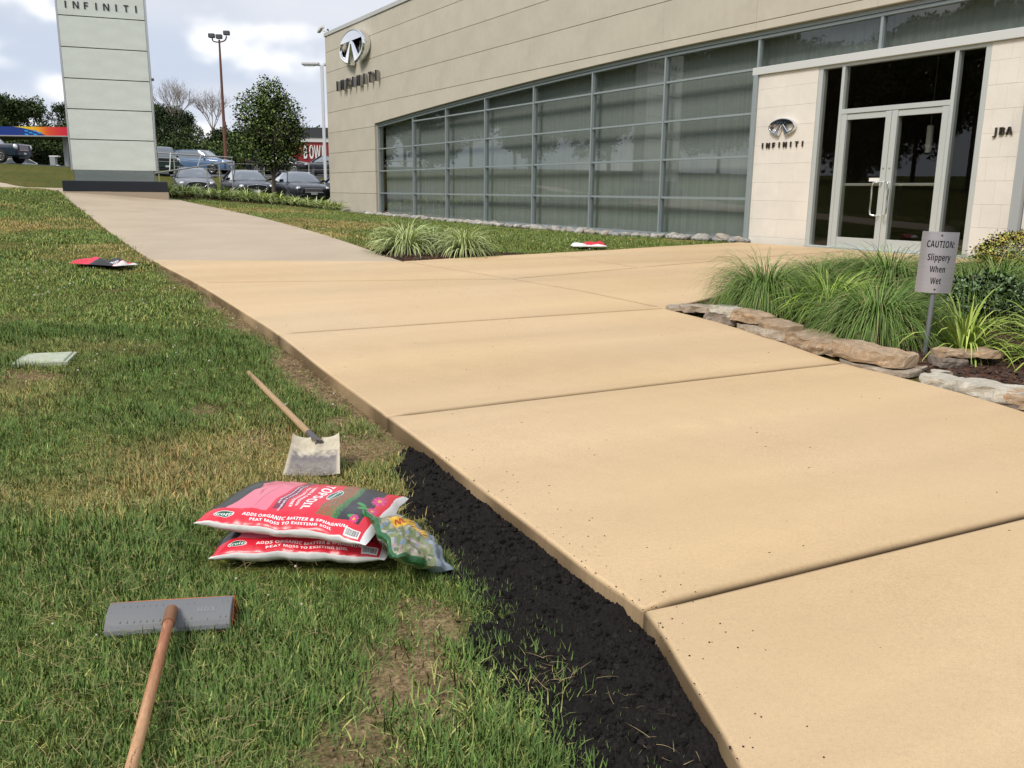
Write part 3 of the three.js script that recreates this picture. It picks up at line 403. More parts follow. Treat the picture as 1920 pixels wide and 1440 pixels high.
// ---------------------------------------------------------------- plants
// a clump of strap leaves: ribbons that rise and droop
function clumpGeo({ n, len, w, spread, droop, cols, base = .08, segs = 6, stripe, jitter = .25 }) {
  const pos = [], col = [], idx = [], nor = [];
  for (let b = 0; b < n; b++) {
    const a = rr(0, 6.283), lean = Math.pow(rnd(), .8) * spread, L = len * rr(1 - jitter, 1 + jitter), bx = Math.cos(a) * base * Math.sqrt(rnd()), bz = Math.sin(a) * base * Math.sqrt(rnd()), ww = w * rr(.75, 1.2), dr = droop * rr(.6, 1.3), twist = rr(-.5, .5);
    const c = cols[Math.floor(rnd() * cols.length)], k = rr(.8, 1.2), ca = Math.cos(a), sa = Math.sin(a), px = -sa, pz = ca; let x = bx, y = 0, z = bz, ang = Math.PI / 2 - lean; const s0 = pos.length / 3;
    for (let i = 0; i <= segs; i++) { const t = i / segs, wd = ww * (t < .15 ? .7 + 2 * t : Math.pow(1 - (t - .15) / .85, .6)) * .5 + .0004; const ox = px * wd, oz = pz * wd, oy = wd * twist;
      const nx = -Math.sin(ang) * ca, ny = Math.cos(ang), nz = -Math.sin(ang) * sa;
      if (stripe) for (const q of [-1, -.38, .38, 1]) { pos.push(x + ox * q, y + oy * q, z + oz * q); nor.push(nx, ny, nz); const s = Math.abs(q) > .5 ? stripe : c; col.push(s[0] * k, s[1] * k, s[2] * k); }
      else for (const q of [-1, 1]) { pos.push(x + ox * q, y + oy * q, z + oz * q); nor.push(nx, ny, nz); col.push(c[0] * k, c[1] * k, c[2] * k); }
      x += Math.cos(ang) * ca * L / segs; z += Math.cos(ang) * sa * L / segs; y += Math.sin(ang) * L / segs; ang -= dr / segs * (1 + 1.6 * t); }
    const m = stripe ? 4 : 2; for (let i = 0; i < segs; i++) for (let q = 0; q + 1 < m; q++) { const A = s0 + i * m + q; idx.push(A, A + 1, A + m, A + 1, A + m + 1, A + m); }
  }
  const g = new THREE.BufferGeometry(); g.setAttribute('position', new THREE.Float32BufferAttribute(pos, 3)); g.setAttribute('normal', new THREE.Float32BufferAttribute(nor, 3)); g.setAttribute('color', new THREE.Float32BufferAttribute(col, 3)); g.setIndex(idx); return g;
}
const mLeaf = new THREE.MeshPhysicalMaterial({ color: 0xffffff, roughness: .6, vertexColors: true, side: THREE.DoubleSide, specularIntensity: .4 });
const green1 = [[.13, .22, .05], [.16, .26, .06], [.11, .19, .045], [.2, .3, .085]], straw = [.42, .36, .18];
const fountain = [0, 1].map(() => clumpGeo({ n: 2300, len: .68, w: .005, spread: 1.0, droop: 1.9, base: .13, cols: [...green1, ...green1, ...green1, [.22, .27, .1], straw], segs: 6 }));
const limeStrap = [0, 1].map(() => clumpGeo({ n: 190, len: .52, w: .017, spread: 1.15, droop: 1.25, base: .09, cols: [[.34, .42, .08], [.28, .38, .07], [.4, .46, .12], [.2, .3, .05]], segs: 6 }));
const brightStrap = clumpGeo({ n: 620, len: .62, w: .012, spread: 1.0, droop: 1.45, base: .12, cols: [[.25, .38, .05], [.32, .44, .08], [.42, .52, .13], [.18, .3, .04]], segs: 6 });
const striped = [0, 1, 2].map(() => clumpGeo({ n: 430, len: .58, w: .016, spread: 1.15, droop: 1.5, base: .11, cols: [[.3, .4, .12], [.36, .45, .15], [.24, .34, .1]], stripe: [.68, .68, .42], segs: 6 }));
const hedgeStrap = [0, 1, 2].map(() => clumpGeo({ n: 130, len: .55, w: .03, spread: 1.1, droop: 1.4, base: .14, cols: [[.36, .46, .12], [.5, .58, .22], [.62, .66, .34], [.28, .38, .1]], segs: 4 }));
function plant(name, label, category, geo, X, D, y, sc, turn, group) { const o = thing(name, label, category, [X, y, -D], turn, group); const p = part(o, 'leaves', geo, mLeaf); p.scale.set(sc[0], sc[1], sc[2] ?? sc[0]); const cr = part(o, 'crown_base', new THREE.SphereGeometry(.11 * sc[0], 8, 5).scale(1, .35, 1), mat([.1, .085, .05], 1)); return o; }
const by = (X, D) => bedY(X, D) - .01;
const FG = 'fountain grass clumps in the bed';
[['fluffy green fountain grass clump nearest the tip of the stone edging', 2.45, 8.4, .92, .98, .3, 0], ['low wide fountain grass drooping over the big stones left of the sign', 3.12, 7.35, 1.05, .86, 1.2, 1], ['fountain grass clump behind the sign plate in front of the doors', 4.05, 9.3, 1.15, 1.0, 2.4, 0], ['small fountain grass clump behind, between the first clump and the lime one', 3.4, 9.6, .8, .72, 3.1, 1], ['short fountain grass tuft in front of the left door leaf', 3.95, 10.3, .75, .68, 4, 0], ['dark fountain grass mass right of the sign below the golden shrub', 5.0, 8.9, 1.3, 1.05, 5, 1], ['fountain grass half hidden behind the warning sign', 4.35, 8.3, 1.1, .95, .8, 0], ['fountain grass at the right picture edge behind the blue green shrub', 5.75, 9.0, 1.3, 1.05, 2, 1]]
  .forEach(([l, X, D, s, h, r, k]) => plant('fountain_grass', l, 'ornamental grass', fountain[k], X, D, by(X, D), [s * 1.05, h * 1.2], r, FG));
plant('lime_lilyturf', 'bright green strap leaved clump between two fountain grasses', 'plant', brightStrap, 2.95, 8.1, by(2.95, 8.1), [1, .98], 1);
[['lime yellow strap leaved plant right of the sign post', 3.6, 6.8, 1.06, .4, 0], ['lime yellow strap leaved plant at the right picture edge', 4.12, 6.4, 1.1, 2, 1], ['pale lime tuft at the back of the bed before the doors', 4.5, 10.7, .9, 3, 0]].forEach(([l, X, D, s, r, k]) => plant('lime_lilyturf', l, 'plant', limeStrap[k], X, D, by(X, D), [s, s], r));
[['larger striped lilyturf clump in the mulch corner of the lawn', -1.55, 12.62, 1.12, .3, 0], ['smaller striped lilyturf clump in the mulch corner nearer the doors', -.72, 12.62, .98, 2, 1], ['striped lilyturf clump behind the larger one on the lawn corner', -1.2, 12.95, .85, 4, 2]].forEach(([l, X, D, s, r, k]) => plant('striped_lilyturf', l, 'plant', striped[k], X, D, bed2Y(X, D), [s, s * .92], r, 'striped clumps on the lawn corner'));
(() => { const acc = [0]; for (let i = 1; i < HEDGE.length; i++) acc.push(acc[i - 1] + Math.hypot(HEDGE[i][0] - HEDGE[i - 1][0], HEDGE[i][1] - HEDGE[i - 1][1])); const T = acc[acc.length - 1], n = 17, ord = ['first', 'second', 'third', 'fourth', 'fifth', 'sixth', 'seventh', 'eighth', 'ninth', 'tenth', 'eleventh', 'twelfth', 'thirteenth', 'fourteenth', 'fifteenth', 'sixteenth', 'seventeenth'];
  for (let k = 0; k < n; k++) { const s = T * k / (n - 1); let i = 1; while (acc[i] < s - 1e-6) i++; const t = (s - acc[i - 1]) / (acc[i] - acc[i - 1]), X = mix(HEDGE[i - 1][0], HEDGE[i][0], t) + rr(-.1, .1), D = mix(HEDGE[i - 1][1], HEDGE[i][1], t) + rr(-.1, .1), sc = rr(1.05, 1.3); plant('hedge_lilyturf', `${ord[k]} lilyturf clump from the pylon in the row before the cars`, 'plant', hedgeStrap[k % 3], X, D, G(X, D) + .02, [sc, sc * rr(.7, .85)], rr(0, 6), 'lilyturf row before the parked cars'); } })();
// leafy shrubs: many small leaves on twigs
function leafCloud({ n, rx, ry, rz, size, cols, shell = .55, flat = .0, lumps = 3, narrow = .55 }) {
  const pos = [], nor = [], col = [], v = V3(), c = V3(), u = V3(), w = V3();
  for (let i = 0; i < n; i++) { v.set(rr(-1, 1), rr(-1, 1), rr(-1, 1)); if (v.lengthSq() > 1 || v.lengthSq() < .01) { i--; continue; } v.normalize(); const rad = Math.pow(mix(shell, 1, rnd()), .7) * (1 + .22 * noise(v.x * lumps, v.y * lumps, v.z * lumps) + .1 * noise(v.x * lumps * 2.6, v.y * lumps * 2.6, v.z * lumps * 2.6)); c.set(v.x * rx * rad, v.y * ry * rad, v.z * rz * rad); if (flat && v.y < -flat) c.y *= .4;
    u.set(rr(-1, 1), rr(-1, 1), rr(-1, 1)).add(v.clone().multiplyScalar(.9)).normalize(); w.crossVectors(u, V3(rr(-1, 1), rr(-1, 1), rr(-1, 1))).normalize(); const s = size * rr(.65, 1.35), k = cols[Math.floor(rnd() * cols.length)], q = rr(.75, 1.25); const nn = w.clone().cross(u).normalize(); if (nn.dot(v) < 0) nn.negate(); nn.add(v.clone().multiplyScalar(.6)).normalize();
    const A = c.clone(), B = c.clone().addScaledVector(u, s * .5).addScaledVector(w, s * narrow * .5), C = c.clone().addScaledVector(u, s), E = c.clone().addScaledVector(u, s * .5).addScaledVector(w, -s * narrow * .5);
    for (const p of [A, B, C, A, C, E]) { pos.push(p.x, p.y, p.z); nor.push(nn.x, nn.y, nn.z); col.push(k[0] * q, k[1] * q, k[2] * q); } }
  const g = new THREE.BufferGeometry(); g.setAttribute('position', new THREE.Float32BufferAttribute(pos, 3)); g.setAttribute('normal', new THREE.Float32BufferAttribute(nor, 3)); g.setAttribute('color', new THREE.Float32BufferAttribute(col, 3)); return g;
}
const mFol = new THREE.MeshPhysicalMaterial({ color: 0xffffff, roughness: .7, vertexColors: true, side: THREE.DoubleSide, specularIntensity: .3 });
const twigs = (n, r, h) => { const l = []; for (let i = 0; i < n; i++) { const a = rr(0, 6.28), k = rr(.2, .8); l.push(cyl(.009, .004, V3(0, 0, 0), V3(Math.cos(a) * r * k, h * rr(.5, .9), Math.sin(a) * r * k), 5)); } return l; };
[['blue_green_shrub', 'low rounded blue green shrub right of the warning sign', 4.35, 7.9, .46, .24, .36, 5200, .035, [[.14, .21, .11], [.19, .28, .14], [.25, .34, .19], [.11, .17, .08]]], ['golden_shrub', 'golden orange tipped shrub by the stone wall right of the doors', 6.15, 10.4, .62, .3, .5, 11000, .03, [[.55, .54, .1], [.6, .47, .12], [.45, .52, .1], [.62, .42, .13], [.34, .43, .09]]], ['golden_shrub', 'second golden shrub cut by the right picture edge', 7.0, 9.9, .6, .3, .5, 9000, .03, [[.55, .54, .1], [.6, .47, .12], [.45, .52, .1], [.34, .43, .09]]]]
  .forEach(([n, l, X, D, rx, ry, rz, k, s, cols]) => { const y = by(X, D), o = thing(n, l, 'shrub', [X, y, -D]); part(o, 'foliage', leafCloud({ n: k, rx, ry, rz, size: s, cols, shell: .62, flat: .2, lumps: 4 }).translate(0, ry * 1.02, 0), mFol); part(o, 'stems', twigs(14, rx, ry * 1.4), mat([.1, .07, .05], 1)); });
// ---------------------------------------------------------------- things lying on the lawn
const woodGrain = grain(256, [[6, .5], [20, .5], [90, .5]], 71);
// bags of topsoil
function bagGeo(L, Wd, H, k) {
  const nu = 64, nv = 48, pos = [], uv = [], idx = [];
  for (let i = 0; i <= nu; i++) for (let j = 0; j <= nv; j++) {
    const u = i / nu * 2 - 1, t = j / nv, au = Math.abs(u); const fill = Math.pow(Math.max(0, 1 - Math.pow(au, 5)), .62), ph = t * 2 * Math.PI; // t 0 back seam, .5 front seam, upper half first
    const cx = -Math.cos(ph), sy = Math.sin(ph); const zz = Math.sign(cx) * Math.pow(Math.abs(cx), .62), yy = Math.sign(sy) * Math.pow(Math.abs(sy), .78);
    const half = Wd / 2 * (1 + .05 * Math.pow(au, 6) - .03 * (1 - au)), wr = .007 * noise(u * 5 + k, zz * 3, sy * 2) + .003 * noise(u * 17 + k, zz * 9, 3) * (.3 + Math.abs(zz)) + .006 * Math.abs(noise(u * 30, zz * 6 + k)) * Math.pow(au, 3);
    const y = yy * H / 2 * fill * (1 - .35 * Math.abs(zz) ** 4) + (yy > 0 ? wr : wr * .4) * fill - .03 * Math.pow(au, 3) * H * 2 + .012 * noise(u * 2 + k * 2, zz, 5);
    pos.push(u * L / 2 + .012 * noise(zz * 4, k, au * 2), y, zz * half + .012 * noise(u * 6, k * 3)); const z0 = .7, t0 = Math.acos(-Math.pow(z0, 1 / .62)) / Math.PI, t2 = t * 2; uv.push(i / nu, t2 > 1 ? .004 : zz < z0 ? 1 - .6 * (zz + 1) / (1 + z0) : .4 * (1 - (t2 - t0) / (1 - t0))); }
  for (let i = 0; i < nu; i++) for (let j = 0; j < nv; j++) { const a = i * (nv + 1) + j, b = a + nv + 1; idx.push(a, a + 1, b, a + 1, b + 1, b); }
  const g = new THREE.BufferGeometry(); g.setAttribute('position', new THREE.Float32BufferAttribute(pos, 3)); g.setAttribute('uv', new THREE.Float32BufferAttribute(uv, 2)); g.setIndex(idx); g.computeVertexNormals(); return g;
}
const oval = (c, x, y, rx, ry, rot, px) => { c.save(); c.translate(x, y); c.rotate(rot); c.fillStyle = '#fff'; c.beginPath(); c.ellipse(0, 0, rx, ry, 0, 0, 7); c.fill(); c.fillStyle = '#0b5a3c'; c.beginPath(); c.ellipse(0, 0, rx * .93, ry * .88, 0, 0, 7); c.fill(); c.fillStyle = '#fff'; c.font = `italic bold ${px}px serif`; c.textAlign = 'center'; c.textBaseline = 'middle'; c.fillText('Scotts', 0, 1); c.restore(); };
const bagTex = canvasTex(1600, 900, (c, w, h) => {
  c.fillStyle = '#e3243c'; c.fillRect(0, 0, w, h); const art = h * .60;
  c.fillStyle = '#2c2a2e'; c.beginPath(); c.moveTo(0, 0); c.lineTo(w * .2, 0); c.lineTo(w * .15, art * .3); c.lineTo(w * .2, art * .52); c.lineTo(w * .13, art); c.lineTo(0, art); c.fill();
  for (let i = 0; i < 2600; i++) { const v = 20 + rnd() * 60; c.fillStyle = `rgba(${v},${v},${v + 4},.6)`; c.fillRect(rnd() * w * .15, rnd() * art, 2 + rnd() * 5, 2 + rnd() * 4); }
  c.fillStyle = '#ee7f94'; c.beginPath(); c.moveTo(w * .2, 0); c.lineTo(w * .38, 0); c.lineTo(w * .38, art); c.lineTo(w * .13, art); c.lineTo(w * .2, art * .52); c.lineTo(w * .15, art * .3); c.fill();
  c.strokeStyle = '#8a3044'; c.lineWidth = 4; c.beginPath(); c.moveTo(w * .21, art * .3); c.lineTo(w * .35, art * .28); c.moveTo(w * .3, art * .42); c.lineTo(w * .3, art * .95); c.stroke(); c.fillStyle = '#8a3044'; c.beginPath(); c.ellipse(w * .2, art * .3, 26, 16, 0, 0, 7); c.fill(); for (let i = 0; i < 5; i++) c.fillRect(w * .24 + i * 6, art * (.5 + .03 * i), 3, 60);
  c.fillStyle = '#7d2748'; c.fillRect(w * .40, 0, w * .055, art * .96);
  const rot = (s, x, y, px, f = 'bold', sx = 1) => { c.save(); c.translate(x, y); c.rotate(Math.PI / 2); c.scale(sx, 1); c.font = `${f} ${px}px sans-serif`; c.textAlign = 'left'; c.textBaseline = 'alphabetic'; c.fillStyle = '#fff'; c.fillText(s, 0, 0); c.restore(); };
  rot('Adds Organic Matter & Sphagnum', w * .435, 150, 24); rot('Peat Moss to Existing Soil', w * .408, 170, 24); rot('LAWN & GARDEN', w * .505, 190, 38, 'bold', .9); rot('SOIL CONDITIONER', w * .475, 190, 36, 'bold', .86); rot('TOPSOIL', w * .552, 140, 126, 'bold', .72);
  // turf, earth and flowers
  for (let i = 0; i < 5200; i++) { const x = w * (.665 + .11 * rnd()), y = rnd() * art * 1.02; c.strokeStyle = `rgb(${30 + rnd() * 70},${90 + rnd() * 80},${40 + rnd() * 50})`; c.lineWidth = 2; c.beginPath(); c.moveTo(x, y); c.lineTo(x + (rnd() - .5) * 22, y + (rnd() - .5) * 22); c.stroke(); }
  c.fillStyle = '#2b292d'; c.fillRect(w * .765, 0, w * .15, art); for (let i = 0; i < 3000; i++) { const v = 25 + rnd() * 50; c.fillStyle = `rgba(${v},${v - 2},${v},.6)`; c.fillRect(w * (.765 + .15 * rnd()), rnd() * art, 3, 3); }
  for (let i = 0; i < 2400; i++) { const x = w * (.75 + .035 * rnd()), y = rnd() * art; c.strokeStyle = `rgb(${30 + rnd() * 60},${90 + rnd() * 80},${40 + rnd() * 50})`; c.beginPath(); c.moveTo(x, y); c.lineTo(x + rnd() * 18 - 6, y + (rnd() - .5) * 18); c.stroke(); }
  const flower = (x, y, r) => { for (let i = 0; i < 14; i++) { const a = i / 14 * 6.28; c.fillStyle = i % 2 ? '#e04a90' : '#c92c78'; c.save(); c.translate(x, y); c.rotate(a); c.beginPath(); c.ellipse(r * .6, 0, r * .5, r * .16, 0, 0, 7); c.fill(); c.restore(); } c.fillStyle = '#e8b030'; c.beginPath(); c.arc(x, y, r * .28, 0, 7); c.fill(); };
  c.fillStyle = '#3f9a48'; for (const [x, y, a] of [[.85, .62, .3], [.87, .7, -.4], [.9, .78, .6], [.86, .92, 0]]) { c.save(); c.translate(w * x, art * y); c.rotate(a); c.beginPath(); c.ellipse(0, 0, 50, 17, 0, 0, 7); c.fill(); c.restore(); } flower(w * .905, art * .42, 62); flower(w * .92, art * .68, 44); flower(w * .875, art * .95, 40);
  oval(c, w * .655, art * .52, 78, 50, Math.PI / 2, 46);
  // near side strip
  c.fillStyle = '#e0263c'; c.fillRect(0, art, w, h * .31); oval(c, w * .15, art + h * .10, 96, 50, -.04, 62); c.fillStyle = '#fff'; c.textAlign = 'left'; c.textBaseline = 'alphabetic'; c.font = 'bold 62px sans-serif'; c.save(); c.translate(w * .26, art + h * .115); c.scale(1.14, 1); c.fillText('ADDS ORGANIC MATTER & SPHAGNUM', 0, 0, w * .54); c.restore(); c.font = 'bold 64px sans-serif'; c.save(); c.translate(w * .31, art + h * .2); c.fillText('PEAT MOSS TO EXISTING SOIL', 0, 0, w * .48); c.restore(); c.fillStyle = 'rgba(70,10,20,.6)'; c.fillRect(w * .4, art + h * .235, w * .3, 5);
  c.fillStyle = '#f4f2f0'; c.fillRect(w * .865, art + h * .09, w * .085, h * .17); c.fillStyle = '#333'; for (let i = 0; i < 26; i++) c.fillRect(w * .873 + i * 4.4, art + h * .105, 1 + rnd() * 2.4, h * .12);
  c.fillStyle = '#e9e7e6'; c.fillRect(0, h * .925, w, h * .075); c.fillRect(0, h * .86, w * .018, h * .1); c.fillRect(w * .965, 0, w * .035, h);
  c.fillStyle = '#e3243c'; c.beginPath(); c.moveTo(w * .915, 0); c.lineTo(w * .968, 0); c.lineTo(w * .968, art * .35); c.fill();
});
const mBag = mat([.86, .86, .86], .32, { map: bagTex, clearcoat: .25, clearcoatRoughness: .3 });
(() => {
  const lay = (X, D, h, turn, k, label, L, Wd) => { const o = thing('topsoil_bag', label, 'soil bag', [X, lawnY(X, D) + h, -D], turn, 'full bags of topsoil'); const b = part(o, 'bag_body', bagGeo(L, Wd, .125, k), mBag); o.rotation.z = h > .1 ? -.02 : .0; return o; };
  lay(-.82, 3.33, .062, -.01, 3, 'lower of two stacked red bags of topsoil on the grass', .68, .45);
  lay(-.835, 3.33, .17, -.2, 8, 'upper of two stacked red bags of topsoil on the grass', .71, .48);
  // crumpled pouch of seed slumped against the end
  const tex = canvasTex(512, 512, (c, w, h) => { c.fillStyle = '#8d9aa5'; c.fillRect(0, 0, w, h); c.fillStyle = '#7d8560'; c.fillRect(0, 0, w * .62, h); for (let i = 0; i < 420; i++) { c.fillStyle = ['#6f7a4c', '#858c5c', '#5c6a48', '#9c9880', '#79855a', '#71849a', '#9a8682', '#a9a69a'][Math.floor(rnd() * 8)]; c.beginPath(); c.ellipse(rnd() * w * .55, h * .25 + rnd() * h * .7, 8 + rnd() * 34, 6 + rnd() * 18, rnd() * 3, 0, 7); c.fill(); }
    c.fillStyle = '#e9b82c'; c.save(); c.translate(w * .42, h * .3); c.rotate(-.35); c.fillRect(-130, -60, 300, 100); c.strokeStyle = '#c4362e'; c.lineWidth = 13; c.beginPath(); c.moveTo(-100, 20); for (let i = 0; i < 9; i++) c.quadraticCurveTo(-90 + i * 24, i % 2 ? 34 : -34, -78 + i * 24, 4); c.stroke(); c.restore(); c.fillStyle = '#d9a93a'; c.fillRect(w * .66, 40, 70, h * .4); c.fillStyle = '#5a4a20'; for (let i = 0; i < 8; i++) c.fillRect(w * .68, 60 + i * 22, 40 + rnd() * 18, 6); c.fillStyle = '#1f5c33'; c.fillRect(0, 0, 14, h); c.fillRect(0, h - 22, w * .5, 22); });
  const nu = 40, nv = 40, pos = [], uv = [], idx = []; const L = .31, Wd = .3;
  for (const side of [1, -1]) for (let i = 0; i <= nu; i++) for (let j = 0; j <= nv; j++) { const u = i / nu * 2 - 1, v = j / nv * 2 - 1, f = Math.pow(Math.max(0, (1 - u ** 4) * (1 - v ** 4)), .6); const cr = .035 * noise(u * 1.8 + 3, v * 1.8, 1) + .014 * Math.abs(noise(u * 3.4, v * 3.4 + 4, 2)) + .003 * noise(u * 12, v * 12, 7); pos.push(u * L / 2 * (1 + .08 * noise(v * 2, 4)), side * .04 * f + cr, v * Wd / 2 * (1 + .1 * noise(u * 2, 9))); uv.push(i / nu, 1 - j / nv); }
  const N = (nu + 1) * (nv + 1); for (let s = 0; s < 2; s++) for (let i = 0; i < nu; i++) for (let j = 0; j < nv; j++) { const a = s * N + i * (nv + 1) + j, b = a + nv + 1; s ? idx.push(a, b, a + 1, a + 1, b, b + 1) : idx.push(a, a + 1, b, a + 1, b + 1, b); }
  const g = new THREE.BufferGeometry(); g.setAttribute('position', new THREE.Float32BufferAttribute(pos, 3)); g.setAttribute('uv', new THREE.Float32BufferAttribute(uv, 2)); g.setIndex(idx); g.computeVertexNormals();
  const o = thing('seed_pouch', 'crumpled half empty seed pouch slumped against the stacked topsoil bags', 'pouch', [-.4, lawnY(-.4, 3.17) + .115, -3.17], .62); const b = part(o, 'pouch_body', g, mat([.95, .95, .95], .35, { map: tex, clearcoat: .4, clearcoatRoughness: .25 })); b.rotation.set(.3, 0, -.5);
})();
// emptied bags left flat
function limpBag(label, X, D, turn, L, Wd, draw) {
  const tex = canvasTex(512, 320, draw), nu = 44, nv = 24, pos = [], uv = [], idx = [];
  for (const side of [1, -1]) for (let i = 0; i <= nu; i++) for (let j = 0; j <= nv; j++) { const u = i / nu * 2 - 1, v = j / nv * 2 - 1, f = Math.pow(Math.max(0, (1 - u ** 6) * (1 - v ** 4)), .6); const cr = .07 * Math.max(0, noise(u * 1.6 + X, v * 1.6, 1) + .3) + .02 * Math.abs(noise(u * 5, v * 4 + X, 2)); pos.push(u * L / 2 * (1 + .06 * noise(v * 2, X)), .03 + side * .014 * f + cr * f, v * Wd / 2 * (1 - .3 * u * .4)); uv.push(i / nu, 1 - j / nv); }
  const N = (nu + 1) * (nv + 1); for (let s = 0; s < 2; s++) for (let i = 0; i < nu; i++) for (let j = 0; j < nv; j++) { const a = s * N + i * (nv + 1) + j, b = a + nv + 1; s ? idx.push(a, b, a + 1, a + 1, b, b + 1) : idx.push(a, a + 1, b, a + 1, b + 1, b); }
  const g = new THREE.BufferGeometry(); g.setAttribute('position', new THREE.Float32BufferAttribute(pos, 3)); g.setAttribute('uv', new THREE.Float32BufferAttribute(uv, 2)); g.setIndex(idx); g.computeVertexNormals();
  const o = thing('empty_bag', label, 'empty bag', [X, lawnY(X, D) + .02, -D], turn); part(o, 'bag_film', g, mat([.9, .9, .9], .4, { map: tex }));
}
limpBag('flattened red and black topsoil bag on the grass left of the walkway', -5.05, 10.75, -.5, .82, .36, (c, w, h) => { c.fillStyle = '#d8324a'; c.fillRect(0, 0, w, h); c.fillStyle = '#e7e3e2'; c.fillRect(0, 0, w * .2, h * .3); c.fillRect(w * .93, 0, w, h); c.fillStyle = '#2c2a2d'; c.fillRect(w * .42, h * .32, w * .5, h); oval(c, w * .53, h * .74, 46, 26, 0, 28); c.fillStyle = '#fff'; c.font = 'bold 66px sans-serif'; c.fillText('TOPSOIL', w * .63, h * .8, 150); c.fillRect(w * .14, h * .5, 60, 20); });
limpBag('empty red bag at the edge of the lawn before the glass front', 1.2, 13.95, .1, .56, .3, (c, w, h) => { c.fillStyle = '#d82f42'; c.fillRect(0, 0, w, h); c.fillStyle = '#e6e4e2'; c.fillRect(0, 0, w * .34, h); c.fillRect(0, h * .82, w, h); });
// shovel
(() => {
  const y = lawnY(-1, 4.1), o = thing('shovel', 'square mouthed shovel with a wooden handle lying on the grass', 'shovel', [-1.0, y, -4.13], 0);
  const nu = 24, nv = 26, pos = [], uv = [], idx = []; // blade: lip at the front, shoulders raised at the back
  for (let j = 0; j <= nv; j++) for (let i = 0; i <= nu; i++) { const u = i / nu * 2 - 1, v = j / nv; const w = mix(.142, .12, v) * (v > .96 ? .99 : 1); const lip = Math.pow(Math.abs(u), 3.2) * .028, back = sstep(.78, 1, v); let x = u * w, z = -v * .235, h = .006 + v * .035 + lip * (.4 + v) + back * .028 * (1 - .4 * Math.abs(u)); const soc = Math.exp(-((u / .2) ** 2)) * sstep(.42, .95, v) * .022; h += soc; if (v > .9) { z += .035 * (v - .9) / .1 * (Math.abs(u) < .22 ? 1 : -.15); }
    pos.push(x, h, z); uv.push(i / nu, v); }
  for (let j = 0; j < nv; j++) for (let i = 0; i < nu; i++) { const a = j * (nu + 1) + i, b = a + nu + 1; idx.push(a, a + 1, b, a + 1, b + 1, b); }
  const g = new THREE.BufferGeometry(); g.setAttribute('position', new THREE.Float32BufferAttribute(pos, 3)); g.setAttribute('uv', new THREE.Float32BufferAttribute(uv, 2)); g.setIndex(idx); g.computeVertexNormals();
  const gg = grain(256, [[5, .7], [13, .7], [40, .5], [110, .4]], 81);
  const bt = dataTex(256, 256, (x, yy) => { const v = gg[yy * 256 + x], t = yy / 256, cr = sstep(.46, .74, t + v * .28), bits = t < .2 && gg[((yy * 3) % 256) * 256 + (x * 3) % 256] > .42 ? 1 : 0, ed = sstep(.10, .02, Math.min(x, 255 - x) / 256 + v * .03); let c = [132 + v * 36, 125 + v * 36, 120 + v * 36]; const band = Math.exp(-(((t + v * .1 - .5) / .09) ** 2)); c = c.map((k, i) => mix(k, [104, 100, 106][i], band * .6)); c = c.map((k, i) => mix(k, [206, 196, 172][i] + v * 26, Math.max(cr, ed) * .85)); return bits ? [40, 36, 34] : c; });
  const b = part(o, 'blade', g, mat([.92, .92, .92], .72, { map: bt, bumpMap: bt, bumpScale: .002, side: THREE.DoubleSide })); b.rotation.x = .36; b.rotation.y = .06;
  const A = V3(-.015, .12, -.215), B = V3(-.91, .105, -2.0);
  const dir = B.clone().sub(A).normalize(), S = A.clone().addScaledVector(dir, .19);
  part(o, 'socket', cyl(.024, .019, A.clone().addScaledVector(dir, -.05), S, 14), mat([.12, .11, .11], .6, { metalness: .4 }));
  const wt = dataTex(128, 256, (x, yy) => { const v = woodGrain[(yy % 256) * 256 + x * 2], z = woodGrain[(((yy / 8) | 0) + 60) * 256 + x * 2]; const d = z > .33 ? 30 : 0; return [176 + v * 26 - d, 148 + v * 26 - d, 112 + v * 26 - d]; });
  part(o, 'handle', [cyl(.0185, .0195, S.clone().addScaledVector(dir, -.06), B, 16), new THREE.SphereGeometry(.0195, 12, 8).translate(B.x, B.y, B.z)], mat([.9, .88, .85], .7, { map: wt }));
})();
